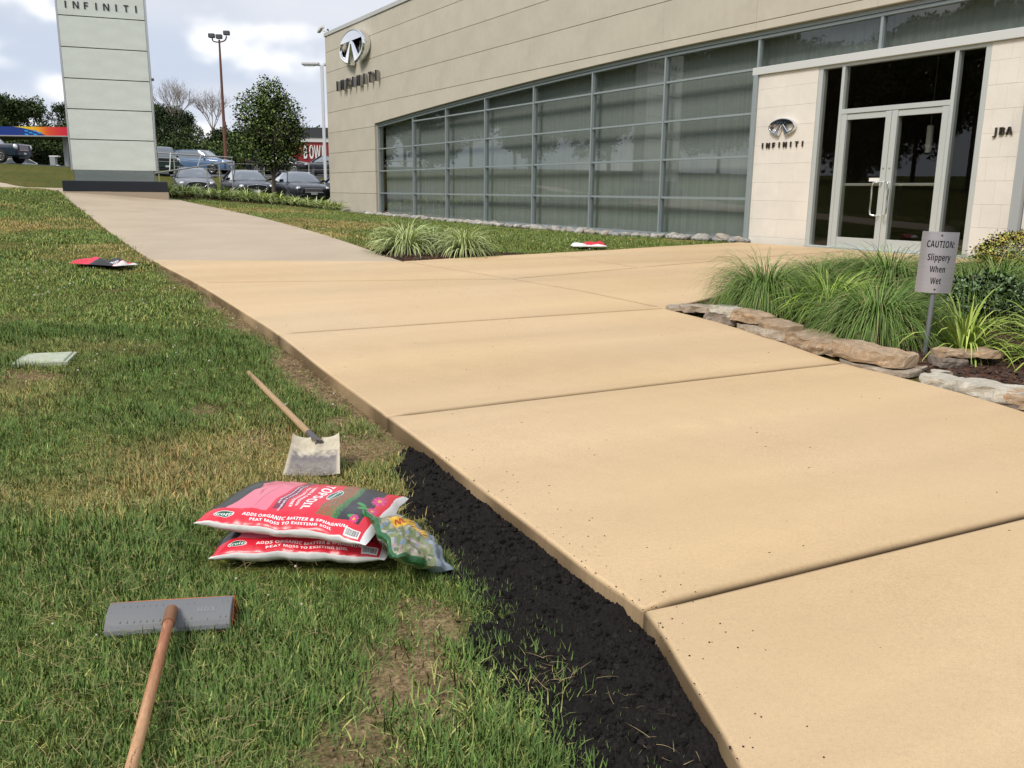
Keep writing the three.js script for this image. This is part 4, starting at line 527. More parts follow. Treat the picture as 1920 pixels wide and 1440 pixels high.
// push broom
(() => {
  const X = -1.15, D = 2.69, y = lawnY(X, D), o = thing('push_broom', 'grey push broom head with a worn wooden handle lying on the grass', 'broom', [X, y + .05, -D], .16);
  const plastic = mat([.15, .155, .163], .6); const tilt = new THREE.Group(); tilt.name = 'head'; tilt.rotation.x = .52; o.add(tilt);
  const prof = new THREE.Shape([[-.06, 0], [.06, 0], [.06, .006], [.052, .014], [.038, .021], [.02, .0255], [0, .027], [-.02, .0255], [-.038, .021], [-.052, .014], [-.06, .006]].map((p) => new THREE.Vector2(...p)));
  const hg = new THREE.ExtrudeGeometry(prof, { depth: .395, bevelEnabled: true, bevelSize: .004, bevelThickness: .004, bevelSegments: 2 }).rotateY(Math.PI / 2).translate(-.1975, 0, 0); part(tilt, 'block', hg, plastic);
  const ribs = []; for (const x of [-.152, -.13, -.108, -.088, -.068, -.048, -.026, .055, .075, .168, .186]) ribs.push(rbox(.004, .006, .066, x, .0262, .0, .001, 1)); part(tilt, 'ribs', ribs, plastic);
  part(tilt, 'badge', [rbox(.076, .003, .04, .121, .0272, -.002, .001, 1)], plastic); for (const [i, ch] of [...'HDX'].entries()) { const g = letterGeo(ch, .02, .003).rotateX(-Math.PI / 2).translate(.1 + i * .021, .0285, .009); part(tilt, 'letter', g, mat([.2, .21, .22], .5)); }
  const strand = clumpStrip(); function clumpStrip() { const l = []; for (let i = 0; i < 900; i++) { const x = rr(-.2, .2), z = rr(-.062, .062), c = cyl(.0013, .0009, V3(x, 0, z), V3(x * 1.03 + rr(-.008, .008), -rr(.055, .075), z * 1.15 + rr(-.008, .008)), 3); l.push(c); } return l; } part(tilt, 'bristles', strand, mat([.05, .02, .025], .8));
  const orange = []; for (let i = 0; i < 170; i++) { const e = i % 4, t = rr(-1, 1); const a = e === 0 ? V3(t * .198, rr(-.01, .004), -.064) : e === 1 ? V3(t * .198, rr(-.01, .0), .064) : e === 2 ? V3(.203, rr(-.01, .006), t * .062) : V3(-.203, rr(-.01, .006), t * .062); orange.push(cyl(.0013, .001, a, a.clone().add(V3(rr(-.012, .012), -rr(.03, .065), rr(-.012, .012))), 3)); } part(tilt, 'outer_bristles', orange, mat([.5, .12, .03], .7));
  const cord = (a, b) => tube([a, a.clone().lerp(b, .5).add(V3(0, .002, 0)), b], .0016, 10, 5); part(tilt, 'edge_cord', [cord(V3(-.2, .006, -.064), V3(.2, .006, -.064)), cord(V3(-.2, .006, -.064), V3(-.217, -.03, .06)), cord(V3(.203, .012, -.062), V3(.205, -.012, .06)), cord(V3(-.21, -.028, .06), V3(.0, -.01, .068))], mat([.55, .16, .04], .6));
  const wt = dataTex(64, 512, (x, yy) => { const v = woodGrain[(yy % 256) * 256 + x * 4], p = woodGrain[(((yy * .9) | 0) % 256) * 256 + ((x * 3 + 70) % 256)], t = yy / 512; const red = sstep(.5, .9, t + p * .25) , chip = p > .3 ? 1 : 0; let c = [196 + v * 34, 152 + v * 36, 112 + v * 34]; c = c.map((k, i) => mix(k, [148, 88, 58][i] + v * 40, red * .7)); if (chip) c = c.map((k, i) => mix(k, red > .5 ? [200, 160, 120][i] : [84, 58, 44][i], .75)); return c; });
  // handle runs back toward the viewer
  const th = .16, toLocal = (wx, wy, wd) => { const dx = wx - X, dz = -wd + D; return V3(dx * Math.cos(th) - dz * Math.sin(th), wy - (y + .05), dx * Math.sin(th) + dz * Math.cos(th)); };
  const A = toLocal(-1.135, y + .085, 2.665), B = toLocal(-.79, lawnY(-.8, 1.25) + .06, 1.25); const hg2 = cyl(.0155, .0165, B, A, 16); part(o, 'handle', hg2, mat([.92, .92, .92], .55, { map: wt }));
  part(o, 'ferrule', cyl(.0195, .0195, A.clone().lerp(B, .055), A.clone().lerp(B, -.005), 14), mat([.2, .09, .035], .5)); part(o, 'socket_cap', new THREE.SphereGeometry(.0195, 12, 8).scale(1, 1, 1.1).translate(A.x, A.y, A.z), mat([.24, .1, .03], .5));
})();
// concrete valve cover in the turf
(() => { const X = -3.45, D = 6.27, y = lawnY(X, D), o = thing('valve_cover', 'pale greenish concrete cover set in the turf at the left', 'cover', [X, y, -D], .3); const g = grain(128, [[4, .7], [14, .6], [50, .5]], 91), tx = dataTex(128, 128, (x, yy) => { const v = g[yy * 128 + x], s = sstep(.1, .4, g[yy * 128 + (x + 50) % 128]); return [186 + v * 26 - s * 26, 192 + v * 24 - s * 16, 172 + v * 24 - s * 40]; }); const m = mat([.85, .85, .85], .9, { map: tx }); part(o, 'lid', rbox(.31, .05, .36, 0, .0, 0, .012), m); part(o, 'rim', [box(.36, .05, .02, 0, -.008, .195), box(.36, .05, .02, 0, -.008, -.195), box(.02, .05, .37, .17, -.008, 0), box(.02, .05, .37, -.17, -.008, 0)], m); })();
// ---------------------------------------------------------------- parked vehicles
const tyreM = mat([.018, .018, .019], .85), rimM = mat([.55, .56, .58], .25, { metalness: .9 }), carGlass = mat([.2, .225, .25], .04, { metalness: .55, clearcoat: 1, clearcoatRoughness: .03 }), blackTrim = mat([.012, .012, .013], .5), lampM = mat([.72, .74, .76], .12, { metalness: .3, clearcoat: 1 }), redLamp = mat([.3, .01, .012], .2, { clearcoat: 1 }), plateM = mat([.62, .64, .62], .5);
function loftBody(st) { // st: [x, w, yb, ybelt, ytop]
  const ring = (s) => { const [x, w, yb, bl, tp] = s; return [[0, yb], [w * .8, yb], [w * .95, yb + .07], [w * .985, mix(yb, bl, .4)], [w, mix(yb, bl, .62)], [w * .975, mix(yb, bl, .86)], [w * .93, bl], [w * .8, mix(bl, tp, .75)], [w * .45, tp], [0, tp + .012]].map(([z, y]) => [x, y, z]); };
  const pos = [], idx = [], m = 10; for (const side of [1, -1]) for (const s of st) for (const [x, y, z] of ring(s)) pos.push(x, y, z * side);
  const n = st.length; for (const k of [0, 1]) for (let i = 0; i + 1 < n; i++) for (let j = 0; j + 1 < m; j++) { const a = k * n * m + i * m + j, b = a + m; k ? idx.push(a, a + 1, b, a + 1, b + 1, b) : idx.push(a, b, a + 1, a + 1, b, b + 1); }
  for (const k of [0, 1]) for (const e of [0, n - 1]) for (let j = 1; j + 1 < m; j++) { const o = k * n * m + e * m; (k ^ (e ? 1 : 0)) ? idx.push(o, o + j, o + j + 1) : idx.push(o, o + j + 1, o + j); }
  const g = new THREE.BufferGeometry(); g.setAttribute('position', new THREE.Float32BufferAttribute(pos, 3)); g.setIndex(idx); return toCreasedNormals(mergeVertices(g.toNonIndexed(), 1e-4).toNonIndexed(), .75);
}
function cabin(A) { // glazed cabin lofted along its length from base front, roof front, roof rear, base rear [x, y, halfwidth]; gives glass and roof skin
  const [bf, rf, rb, bb] = A, n = 26, st = []; const crv = new THREE.CatmullRomCurve3([V3(bf[0], bf[1], bf[2] * .97), V3(mix(bf[0], rf[0], .5), mix(bf[1], rf[1], .56), mix(bf[2], rf[2], .5)), V3(rf[0], rf[1] - .012, rf[2]), V3(mix(rf[0], rb[0], .5), rf[1] + .03, rf[2] * 1.02), V3(rb[0], rb[1] - .012, rb[2]), V3(mix(rb[0], bb[0], .55), mix(rb[1], bb[1], .5), mix(rb[2], bb[2], .5)), V3(bb[0], bb[1], bb[2] * .97)], false, 'centripetal');
  for (const p of crv.getPoints(n)) { const t = clamp((bf[0] - p.x) / (bf[0] - bb[0]), 0, 1), yb = mix(bf[1], bb[1], t) - .03, wb = mix(bf[2], bb[2], t) * (1 + .06 * Math.sin(t * Math.PI)); st.push([p.x, yb, wb, Math.max(p.y, yb + .005), p.z]); }
  const ring = ([x, yb, wb, y, w]) => [[yb, wb], [mix(yb, y, .5), mix(wb, w, .46) + .012], [mix(yb, y, .9), mix(wb, w, .9)], [y - .004, w * .93], [y + .012, w * .5], [y + .016, 0], [y + .012, -w * .5], [y - .004, -w * .93], [mix(yb, y, .9), -mix(wb, w, .9)], [mix(yb, y, .5), -mix(wb, w, .46) - .012], [yb, -wb]].map(([yy, z]) => V3(x, yy, z));
  const R = st.map(ring), quad = (o, a, b, c, d) => o.push(...a.toArray(), ...b.toArray(), ...c.toArray(), ...a.toArray(), ...c.toArray(), ...d.toArray()), G1 = [], G2 = [];
  for (let i = 0; i + 1 < R.length; i++) for (let j = 0; j + 1 < 11; j++) { const up = st[i][0] <= rf[0] + .02 && st[i + 1][0] >= rb[0] - .02; const isTop = j >= 2 && j <= 7; quad(isTop && up ? G2 : G1, R[i][j], R[i][j + 1], R[i + 1][j + 1], R[i + 1][j]); }
  return [G1, G2].map((p) => { const g = new THREE.BufferGeometry(); g.setAttribute('position', new THREE.Float32BufferAttribute(p, 3)); return toCreasedNormals(mergeVertices(g, 1e-4).toNonIndexed(), .7); });
}
function car(label, s, X, D, deg, paint, extra = {}) {
  const P_ = { coat: 1, ...extra }, o = thing('parked_' + s.kind, label, s.kind === 'pickup' ? 'pickup truck' : s.kind === 'suv' ? 'SUV' : 'car', [X, G(X, D) + .012, -D], THREE.MathUtils.degToRad(deg), P_.group);
  const pm = mat(paint, .35, { metalness: 0, clearcoat: .7, clearcoatRoughness: .03, specularIntensity: .5 });
  const body = part(o, 'body', loftBody(s.st), pm);
  const [bf, rf, rb, bb] = s.cab; const [cg, cr] = cabin(s.cab); part(o, 'windows', cg, carGlass);
  // roof skin and pillars
  const rw = rf[2]; part(o, 'roof', cr, pm);
  const bar = (a, b, r) => cyl(r, r, V3(a[0], a[1], a[2]), V3(b[0], b[1], b[2]), 6); const pil = []; for (const k of [1, -1]) { pil.push(bar([bf[0], bf[1], bf[2] * k], [rf[0], rf[1], rf[2] * k], .032), bar([bb[0], bb[1], bb[2] * k], [rb[0], rb[1], rb[2] * k], s.kind === 'sedan' ? .07 : .05), bar([rf[0], rf[1], rf[2] * k], [rb[0], rb[1], rb[2] * k], .028)); const mx = mix(bf[0], bb[0], .5), my = mix(bf[1], bb[1], .5); pil.push(bar([mx, my, mix(bf[2], bb[2], .5) * k * 1.0], [mix(rf[0], rb[0], .52), rf[1], rw * k * 1.01], .025)); if (s.kind === 'suv') pil.push(bar([mix(bf[0], bb[0], .78), my, bb[2] * k], [mix(rf[0], rb[0], .85), rf[1], rw * k], .04)); } part(o, 'pillars', pil, pm);
  // wheels
  for (const wx of s.wheels) for (const k of [1, -1]) { const z = s.hw * k; const arch = part(o, 'wheel_arch', new THREE.CylinderGeometry(s.r * 1.16, s.r * 1.16, .05, 26).rotateX(Math.PI / 2).translate(wx, s.r * 1.02, z - k * .02), blackTrim); const w = part(o, 'wheel', new THREE.TorusGeometry(s.r * .82, s.r * .2, 10, 26).scale(1, 1, 1.5).translate(wx, s.r, z - k * .03), tyreM); const sp = [new THREE.CylinderGeometry(s.r * .16, s.r * .16, .04, 12).rotateX(Math.PI / 2).translate(wx, s.r, z + k * .028), new THREE.TorusGeometry(s.r * .63, s.r * .055, 6, 24).translate(wx, s.r, z + k * .024)]; for (let i = 0; i < 7; i++) { const a = i / 7 * 6.283 + wx; const bx = box(s.r * .6, s.r * .12, .02).translate(s.r * .33, 0, 0).rotateZ(a).translate(wx, s.r, z + k * .026); sp.push(bx); } part(w, 'rim', sp, rimM); part(w, 'rim_back', new THREE.CylinderGeometry(s.r * .66, s.r * .66, .03, 20).rotateX(Math.PI / 2).translate(wx, s.r, z + k * .0), blackTrim); }
  // front
  const fx = s.st[0][0], gy = s.grille[0], gh = s.grille[1], gw = s.grille[2];
  if (s.front === 'arch') { const sh = new THREE.Shape(); sh.moveTo(-gw, gy + gh * .4); sh.quadraticCurveTo(0, gy + gh * .78, gw, gy + gh * .4); sh.lineTo(gw * 1.05, gy + gh * .05); sh.quadraticCurveTo(gw * .6, gy - gh * .62, 0, gy - gh * .62); sh.quadraticCurveTo(-gw * .6, gy - gh * .62, -gw * 1.05, gy + gh * .05); const gg = new THREE.ExtrudeGeometry(sh, { depth: .05, bevelEnabled: false, curveSegments: 10 }).rotateY(Math.PI / 2).translate(fx - .02, 0, 0); const gr = part(o, 'grille', gg, blackTrim);
    const pts = sh.getPoints(10).map((p) => V3(fx + .035, p.y, -p.x)); pts.push(pts[0].clone()); part(gr, 'surround', new THREE.TubeGeometry(new THREE.CatmullRomCurve3(pts, true, 'centripetal'), 60, .016, 6), chrome); part(gr, 'emblem', new THREE.TorusGeometry(.06, .012, 6, 20).scale(1, .6, 1).rotateY(Math.PI / 2).translate(fx + .05, gy + gh * .1, 0), chrome); part(o, 'bumper_bar', tube([V3(fx - .12, gy - gh * .45, .62), V3(fx + .04, gy - gh * .95, .3), V3(fx + .06, gy - gh * 1.02, 0), V3(fx + .04, gy - gh * .95, -.3), V3(fx - .12, gy - gh * .45, -.62)], .018, 24, 6), pm); } else { const gr = part(o, 'grille', rbox(.06, gh, gw * 2, fx - .01, gy, 0, .02), s.front === 'chrome' ? mat([.3, .3, .31], .3, { metalness: .8 }) : blackTrim); part(gr, 'surround', [rbox(.05, .03, gw * 2 + .05, fx + .01, gy + gh / 2, 0, .01), rbox(.05, .03, gw * 2 + .05, fx + .01, gy - gh / 2, 0, .01)], chrome); }
  for (const k of [1, -1]) { const [ly, lz, lw, lh, lx] = s.lamp; const h = part(o, 'headlight', new THREE.SphereGeometry(1, 14, 10).scale(lw * .8, lh, lw * .62).translate(fx - lx, ly, lz * k), lampM); h.userData.label = undefined; delete h.userData.label; part(o, 'tail_light', rbox(.08, .14, .26, s.st[s.st.length - 1][0] + .05, s.st[s.st.length - 3][3] - .1, .62 * k, .03), redLamp);
    part(o, 'mirror', rbox(.14, .12, .2, bf[0] - .32, bf[1] + .06, (s.hw + .08) * k, .045), pm); part(o, 'door_handle', rbox(.16, .025, .03, mix(bf[0], bb[0], .45), s.belt - .1, (s.hw - .005) * k, .008), s.kind === 'pickup' ? chrome : pm); }
  part(o, 'lower_intake', rbox(.05, .13, s.hw * 1.25, fx - .035, .33, 0, .02), blackTrim); part(o, 'number_plate', rbox(.02, .12, .3, fx + .045, s.plate ?? .46, 0, .004), plateM);
  return o;
}
const sedan = { kind: 'sedan', belt: .93, hw: .9, r: .335, wheels: [1.42, -1.42], front: 'arch', grille: [.6, .26, .42], lamp: [.68, .66, .2, .085, .2], cab: [[.98, .97, .8], [.22, 1.42, .57], [-.92, 1.42, .57], [-1.8, 1.06, .74]],
  st: [[2.4, .55, .26, .58, .62], [2.36, .72, .22, .66, .7], [2.2, .84, .2, .72, .78], [1.8, .9, .19, .79, .87], [1.3, .915, .19, .85, .93], [.95, .92, .19, .9, .98], [.3, .92, .19, .93, .98], [-.7, .92, .19, .95, 1.0], [-1.5, .915, .2, 1.0, 1.04], [-2.0, .88, .22, 1.02, 1.07], [-2.3, .8, .25, .99, 1.05], [-2.4, .66, .3, .9, .95]] };
const suv = { kind: 'suv', belt: 1.05, hw: .9, r: .36, wheels: [1.35, -1.33], front: 'chrome', grille: [.78, .18, .42], lamp: [.84, .66, .19, .1, .2], plate: .5, cab: [[1.0, 1.08, .8], [.35, 1.66, .62], [-1.75, 1.64, .62], [-2.12, 1.1, .76]],
  st: [[2.28, .58, .32, .74, .8], [2.22, .76, .28, .82, .9], [2.0, .86, .26, .92, 1.0], [1.5, .9, .25, 1.0, 1.08], [1.0, .915, .25, 1.03, 1.12], [.2, .92, .25, 1.05, 1.1], [-1.0, .92, .25, 1.07, 1.12], [-1.9, .9, .27, 1.08, 1.14], [-2.2, .84, .32, 1.06, 1.12], [-2.28, .7, .36, .95, 1.0]] };
const pickup = { kind: 'pickup', belt: 1.2, hw: 1.0, r: .42, wheels: [1.85, -1.85], front: 'chrome', grille: [1.0, .36, .5], lamp: [1.04, .8, .22, .2, .12], plate: .62, cab: [[1.15, 1.22, .88], [.5, 1.9, .7], [-1.1, 1.9, .7], [-1.35, 1.25, .85]],
  st: [[2.95, .8, .5, 1.14, 1.2], [2.88, .93, .44, 1.2, 1.26], [2.5, .98, .4, 1.22, 1.28], [1.6, 1.0, .4, 1.22, 1.28], [1.1, 1.0, .4, 1.22, 1.26], [0, 1.0, .4, 1.24, 1.28], [-1.3, 1.0, .4, 1.28, 1.32], [-2.4, 1.0, .42, 1.3, 1.34], [-2.85, .97, .46, 1.3, 1.34], [-2.95, .9, .5, 1.2, 1.3]] };
const boxy = { ...suv, r: .38, front: 'dark', grille: [.92, .22, .6], lamp: [.95, .68, .12, .1, .06], cab: [[.85, 1.16, .84], [.45, 1.8, .7], [-1.8, 1.8, .7], [-2.05, 1.16, .8]], st: suv.st.map(([x, w, a, b, c]) => [x, Math.max(w, .8), a + .12, b + .1, c + .1]) };
const FR = 'cars in the front row beyond the lilyturf', UR = 'cars in the upper row on the bank';
car('silver grey sedan in the front row, nearest the pylon', sedan, -16.0, 44.2, -66, [.11, .115, .13], { group: FR });
car('black sedan in the front row, second from the pylon', sedan, -12.98, 43.0, -62, [.014, .015, .022], { group: FR });
car('black sedan in the front row behind the young tree, chrome grille', { ...sedan, front: 'chrome', grille: [.58, .16, .4] }, -10.22, 42.0, -60, [.014, .015, .02], { group: FR });
car('black sedan mostly hidden by the left corner of the showroom', sedan, -7.5, 41.4, -60, [.014, .016, .02], { group: FR });
car('dark green boxy off roader on the bank beside the pylon', boxy, -24.4, 61.5, -58, [.02, .045, .04], { group: UR });
car('blue SUV seen from the side on the bank', suv, -23.0, 65.6, -12, [.10, .17, .29], { group: UR });
car('blue and dark small SUV on the bank, left of the young tree', suv, -18.9, 70.5, 72, [.03, .14, .34], { group: UR });
car('black sedan seen from the side on the bank behind the young tree', sedan, -17.0, 64.8, -10, [.012, .013, .015], { group: UR });
car('dark sedan on the bank under the bowling sign', sedan, -12.6, 62.5, -48, [.02, .022, .032], { group: UR });
car('white car on the bank showing only its roof above the blue SUV', sedan, -26.5, 73, -20, [.7, .7, .7], { group: UR });
car('dark blue pickup truck on the crest at the left edge', pickup, -37.2, 62.6, -4, [.016, .03, .055]);
car('small silver car at the filling station, low behind the crest', sedan, -47.5, 86, -20, [.5, .5, .5]);
// ---------------------------------------------------------------- poles, railings, fence
(() => {
  const g = mat([.62, .63, .65], .5, { metalness: .2 }); let X = -10.62, D = 50, y = G(X, D); const o = thing('light_pole', 'white square light pole beside the left corner of the showroom', 'light pole', [X, y, -D]);
  part(o, 'pole', rbox(.15, 8.2 - y, .15, 0, (8.2 - y) / 2, 0, .01), g); const h = part(o, 'lamp_head', rbox(.95, .17, .4, -.6, 8.32 - y, 0, .06), mat([.55, .55, .55], .4)); part(h, 'lens', box(.6, .03, .3, -.68, 8.225 - y, 0), mat([.75, .76, .78], .2)); part(o, 'lamp_head', rbox(.6, .17, .4, .45, 8.3 - y, 0, .06), mat([.5, .5, .5], .4)); part(o, 'arm', box(.3, .07, .07, 0, 8.24 - y, 0), g);
  X = -25.9; D = 80; y = G(X, D); const r = thing('floodlight_pole', 'tall rusty brown floodlight pole rising behind the parked cars', 'light pole', [X, y, -D]); const ru = mat([.16, .065, .045], .8);
  part(r, 'pole', cyl(.17, .085, V3(0, -.2, 0), V3(.05, 14.3 - y, 0), 12), ru); const dk = mat([.07, .07, .08], .6); part(r, 'yoke', [tube([V3(-.55, 14.5 - y, 0), V3(-.5, 14.2 - y, 0), V3(0, 14.1 - y, 0), V3(.55, 14.25 - y, 0), V3(.72, 14.6 - y, 0)], .06, 20, 6)], dk);
  for (const [x, h] of [[-.6, 14.62], [.05, 14.55], [.72, 14.85]]) part(r, 'floodlight', rbox(.52, .36, .4, x, h - y, 0, .06), dk);
  part(r, 'junction_box', rbox(.2, .5, .25, .12, 7.2 - y, .1, .03), ru);
  const steel = mat([.42, .42, .4], .45, { metalness: .5 });
  const rail = thing('handrail', 'galvanised handrail with a sloping rail beside the ramp behind the pylon', 'handrail', [-13.9, G(-13.9, 36), -36]); const q = (X, y2, D2) => V3(X + 13.9, y2 - G(-13.9, 36), -D2 + 36);
  part(rail, 'top_rail', cyl(.028, .028, q(-14.6, 2.98, 36.5), q(-12.0, 2.88, 38), 8), steel); part(rail, 'sloping_rail', cyl(.028, .028, q(-12.6, 2.07, 31), q(-12.0, 2.72, 38), 8), steel); for (const [a, b] of [[q(-13.95, 2.28, 36), q(-13.98, 2.98, 36.3)], [q(-12.9, 2.4, 36.2), q(-12.95, 2.94, 36.9)], [q(-11.38, 1.2, 33), q(-11.42, 2.3, 33)], [q(-12.05, 1.4, 38), q(-12.05, 2.9, 38)], [q(-14.6, 1.6, 36.5), q(-14.6, 2.98, 36.5)], [q(-12.6, 1.3, 31), q(-12.6, 2.07, 31)]]) part(rail, 'post', cyl(.024, .024, a, b, 8), steel);
  const y0 = G(-16, 57.6), f = thing('wire_fence', 'thin wire fence with steel posts along the top of the grass bank', 'fence', [-16, y0, -57.6]); for (let i = 0; i < 6; i++) { const X2 = -22 + i * 2.9, yy = G(X2, 57.6) - y0; part(f, 'post', cyl(.035, .035, V3(X2 + 16, yy - .1, 0), V3(X2 + 16, yy + 1.25, 0), 8), steel); } for (const h of [.4, .8, 1.2]) part(f, 'wire', tube([0, 1, 2, 3, 4, 5].map((i) => V3(-6 + i * 2.9, G(-22 + i * 2.9, 57.6) - y0 + h, 0)), .008, 30, 4), steel);
})();
// ---------------------------------------------------------------- filling station canopy and bowling hall
(() => {
  const X0 = -62, X1 = -43.6, D = 88, o = thing('station_canopy', 'filling station canopy with blue, yellow and red fascia behind the crest', 'canopy', [-50, 0, -D]);
  const tex = canvasTex(1024, 64, (c, w, h) => { c.fillStyle = '#1d3a8c'; c.fillRect(0, 0, w, h); const x = (X) => (X - X0) / (X1 - X0) * w; const gr = c.createLinearGradient(x(-48), 0, x(-44.2), 0); gr.addColorStop(0, '#f5d823'); gr.addColorStop(.35, '#f3a526'); gr.addColorStop(.6, '#e2542c'); gr.addColorStop(1, '#d3263a'); c.fillStyle = gr; c.beginPath(); c.moveTo(x(-49.2), 0); c.quadraticCurveTo(x(-47.4), 12, x(-46), h); c.lineTo(w, h); c.lineTo(w, 0); c.fill(); c.fillStyle = '#2aa3dd'; for (let i = 0; i < 11; i++) { const u = i % 4, v = (i / 4) | 0; if ((u + v) % 2 === 0) { c.save(); c.translate(x(-48.1 + u * .42), 24 + v * 13); c.transform(1, .1, .3, 1, 0, 0); c.fillRect(0, 0, 19, 12); c.restore(); } } });
  const m = mat([.9, .9, .9], .45, { map: tex }); part(o, 'fascia', new THREE.PlaneGeometry(X1 - X0, .82).translate((X0 + X1) / 2 + 50, 6.95, .02), m); part(o, 'canopy_deck', box(X1 - X0, .8, 8, (X0 + X1) / 2 + 50, 6.95, -4.0), mat([.3, .3, .31], .7)); part(o, 'trim', box(X1 - X0, .1, .08, (X0 + X1) / 2 + 50, 6.49, .02), mat([.35, .33, .33], .6));
  for (const x of [-45.2, -57]) { const gy = G(x, 90); part(o, 'column', box(.35, 6.6 - gy + .3, .35, x + 50, (6.6 + gy) / 2, -2), mat([.35, .37, .38], .6)); }
  const p = thing('fuel_pump', 'white and grey fuel pump under the station canopy', 'fuel pump', [-44.9, G(-44.9, 87), -87]); part(p, 'cabinet', rbox(.55, 1.5, .45, -.1, .95, 0, .05), mat([.3, .31, .33], .5)); part(p, 'skirt', new THREE.CylinderGeometry(.2, .62, .9, 4).rotateY(.78).translate(.25, .5, 0), mat([.55, .57, .58], .5)); part(p, 'cap', rbox(.9, .14, .5, .05, 1.75, 0, .04), mat([.6, .6, .6], .5));
  // bowling hall
  const A = Math.atan2(-.16, 1), b = thing('bowling_hall', 'red bowling hall with a grey roof band and white letters behind the cars', 'building', [-24, 0, -95], .12); const red = mat([.24, .02, .026], .8);
  part(b, 'wall', box(30, 4.0, 14, 15, 4.6, -7), red); part(b, 'roof', box(30.6, 1.0, 14.4, 15, 7.55, -7), mat([.045, .048, .052], .8)); part(b, 'eaves_band', box(30.3, .5, 14.2, 15, 6.82, -7), mat([.6, .6, .6], .7)); part(b, 'base_wall', box(30.1, .8, 14.1, 15, 2.9, -7), mat([.4, .4, .38], .8));
  lettering(b, 'BOWLING', 1.75, 5.5, 4.85, 1.4, .02, .08, mat([.72, .72, .7], .6), font, .38);
  const st = []; for (let i = 0; i < 8; i++) { const a = i / 8 * 6.283; st.push(box(.5, .07, .04).translate(.3, 0, 0).rotateZ(a).translate(.72, 5.9, .04)); } part(b, 'star', st, mat([.6, .33, .06], .6));
})();
// ---------------------------------------------------------------- trees
function limbs(list, a, dir, len, r, depth, up = .25) { const b = a.clone().addScaledVector(dir, len); list.push(cyl(r, r * .62, a, b, depth > 1 ? 8 : 5)); if (!depth) return; const n = depth > 2 ? 4 : 3; for (let i = 0; i < n; i++) { const d = dir.clone().add(V3(rr(-.75, .75), rr(-.1, .5) * up * 2, rr(-.75, .75))).normalize(); limbs(list, a.clone().lerp(b, rr(.55, 1)), d, len * rr(.6, .85), r * .58, depth - 1, up); } }
(() => {
  const X = -10.05, D = 37, y = G(X, D), o = thing('young_tree', 'young round crowned broadleaf tree before the parked cars', 'tree', [X, y, -D]); const bark = mat([.1, .085, .065], .95), l = [];
  l.push(cyl(.1, .075, V3(0, -.1, 0), V3(.02, 1.1, 0), 10)); for (let i = 0; i < 6; i++) { const a = i / 6 * 6.283; limbs(l, V3(.02, 1.0, 0), V3(Math.cos(a) * .42, 1, Math.sin(a) * .42).normalize(), 1.15, .045, 3, .4); } part(o, 'trunk', l, bark);
  const cols = [[.1, .16, .045], [.13, .2, .055], [.18, .26, .07], [.085, .135, .04], [.23, .3, .09]]; const bl = [[0, 2.75, 0, 1.45, 1.5, 1.35, 5200], [-.5, 3.6, .2, .95, .95, .9, 2300], [.45, 3.5, .1, .95, .9, .9, 2200], [.05, 4.2, 0, .75, .65, .7, 1300], [.2, 1.9, .1, .95, .55, .85, 1500], [-.55, 2.1, .1, .75, .6, .8, 1100], [.85, 2.7, .2, .6, .8, .7, 1000], [1.1, 2.2, 0, .45, .35, .5, 300], [-.15, 4.75, 0, .3, .35, .3, 140], [.35, 4.6, 0, .22, .4, .22, 110]];
  part(o, 'crown', bl.map(([x, yy, z, a, b, c, n]) => leafCloud({ n: Math.round(n * 1.05), rx: a, ry: b, rz: c, size: .085, cols, shell: .2, lumps: 5, narrow: .75 }).translate(x, yy, z)), mFol);
})();
(() => { // bare crowns behind the wood
  [[-44.5, 118, 'left bare crown standing above the wood behind the cars', 9.2], [-41.0, 122, 'right bare crown standing above the wood behind the cars', 8.2]].forEach(([X, D, label, h]) => { const y = G(X, D), o = thing('bare_tree', label, 'tree', [X, y, -D]), l = [], tw = []; l.push(cyl(.28, .2, V3(0, -.5, 0), V3(0, h * .45, 0), 8)); for (let i = 0; i < 5; i++) { const a = i / 5 * 6.283; limbs(tw, V3(0, h * .43, 0), V3(Math.cos(a) * .5, 1, Math.sin(a) * .5).normalize(), h * .26, .065, 4, .3); } const m = mat([.26, .22, .19], .95); part(o, 'trunk', l, m); part(o, 'branches', tw, m); });
})();
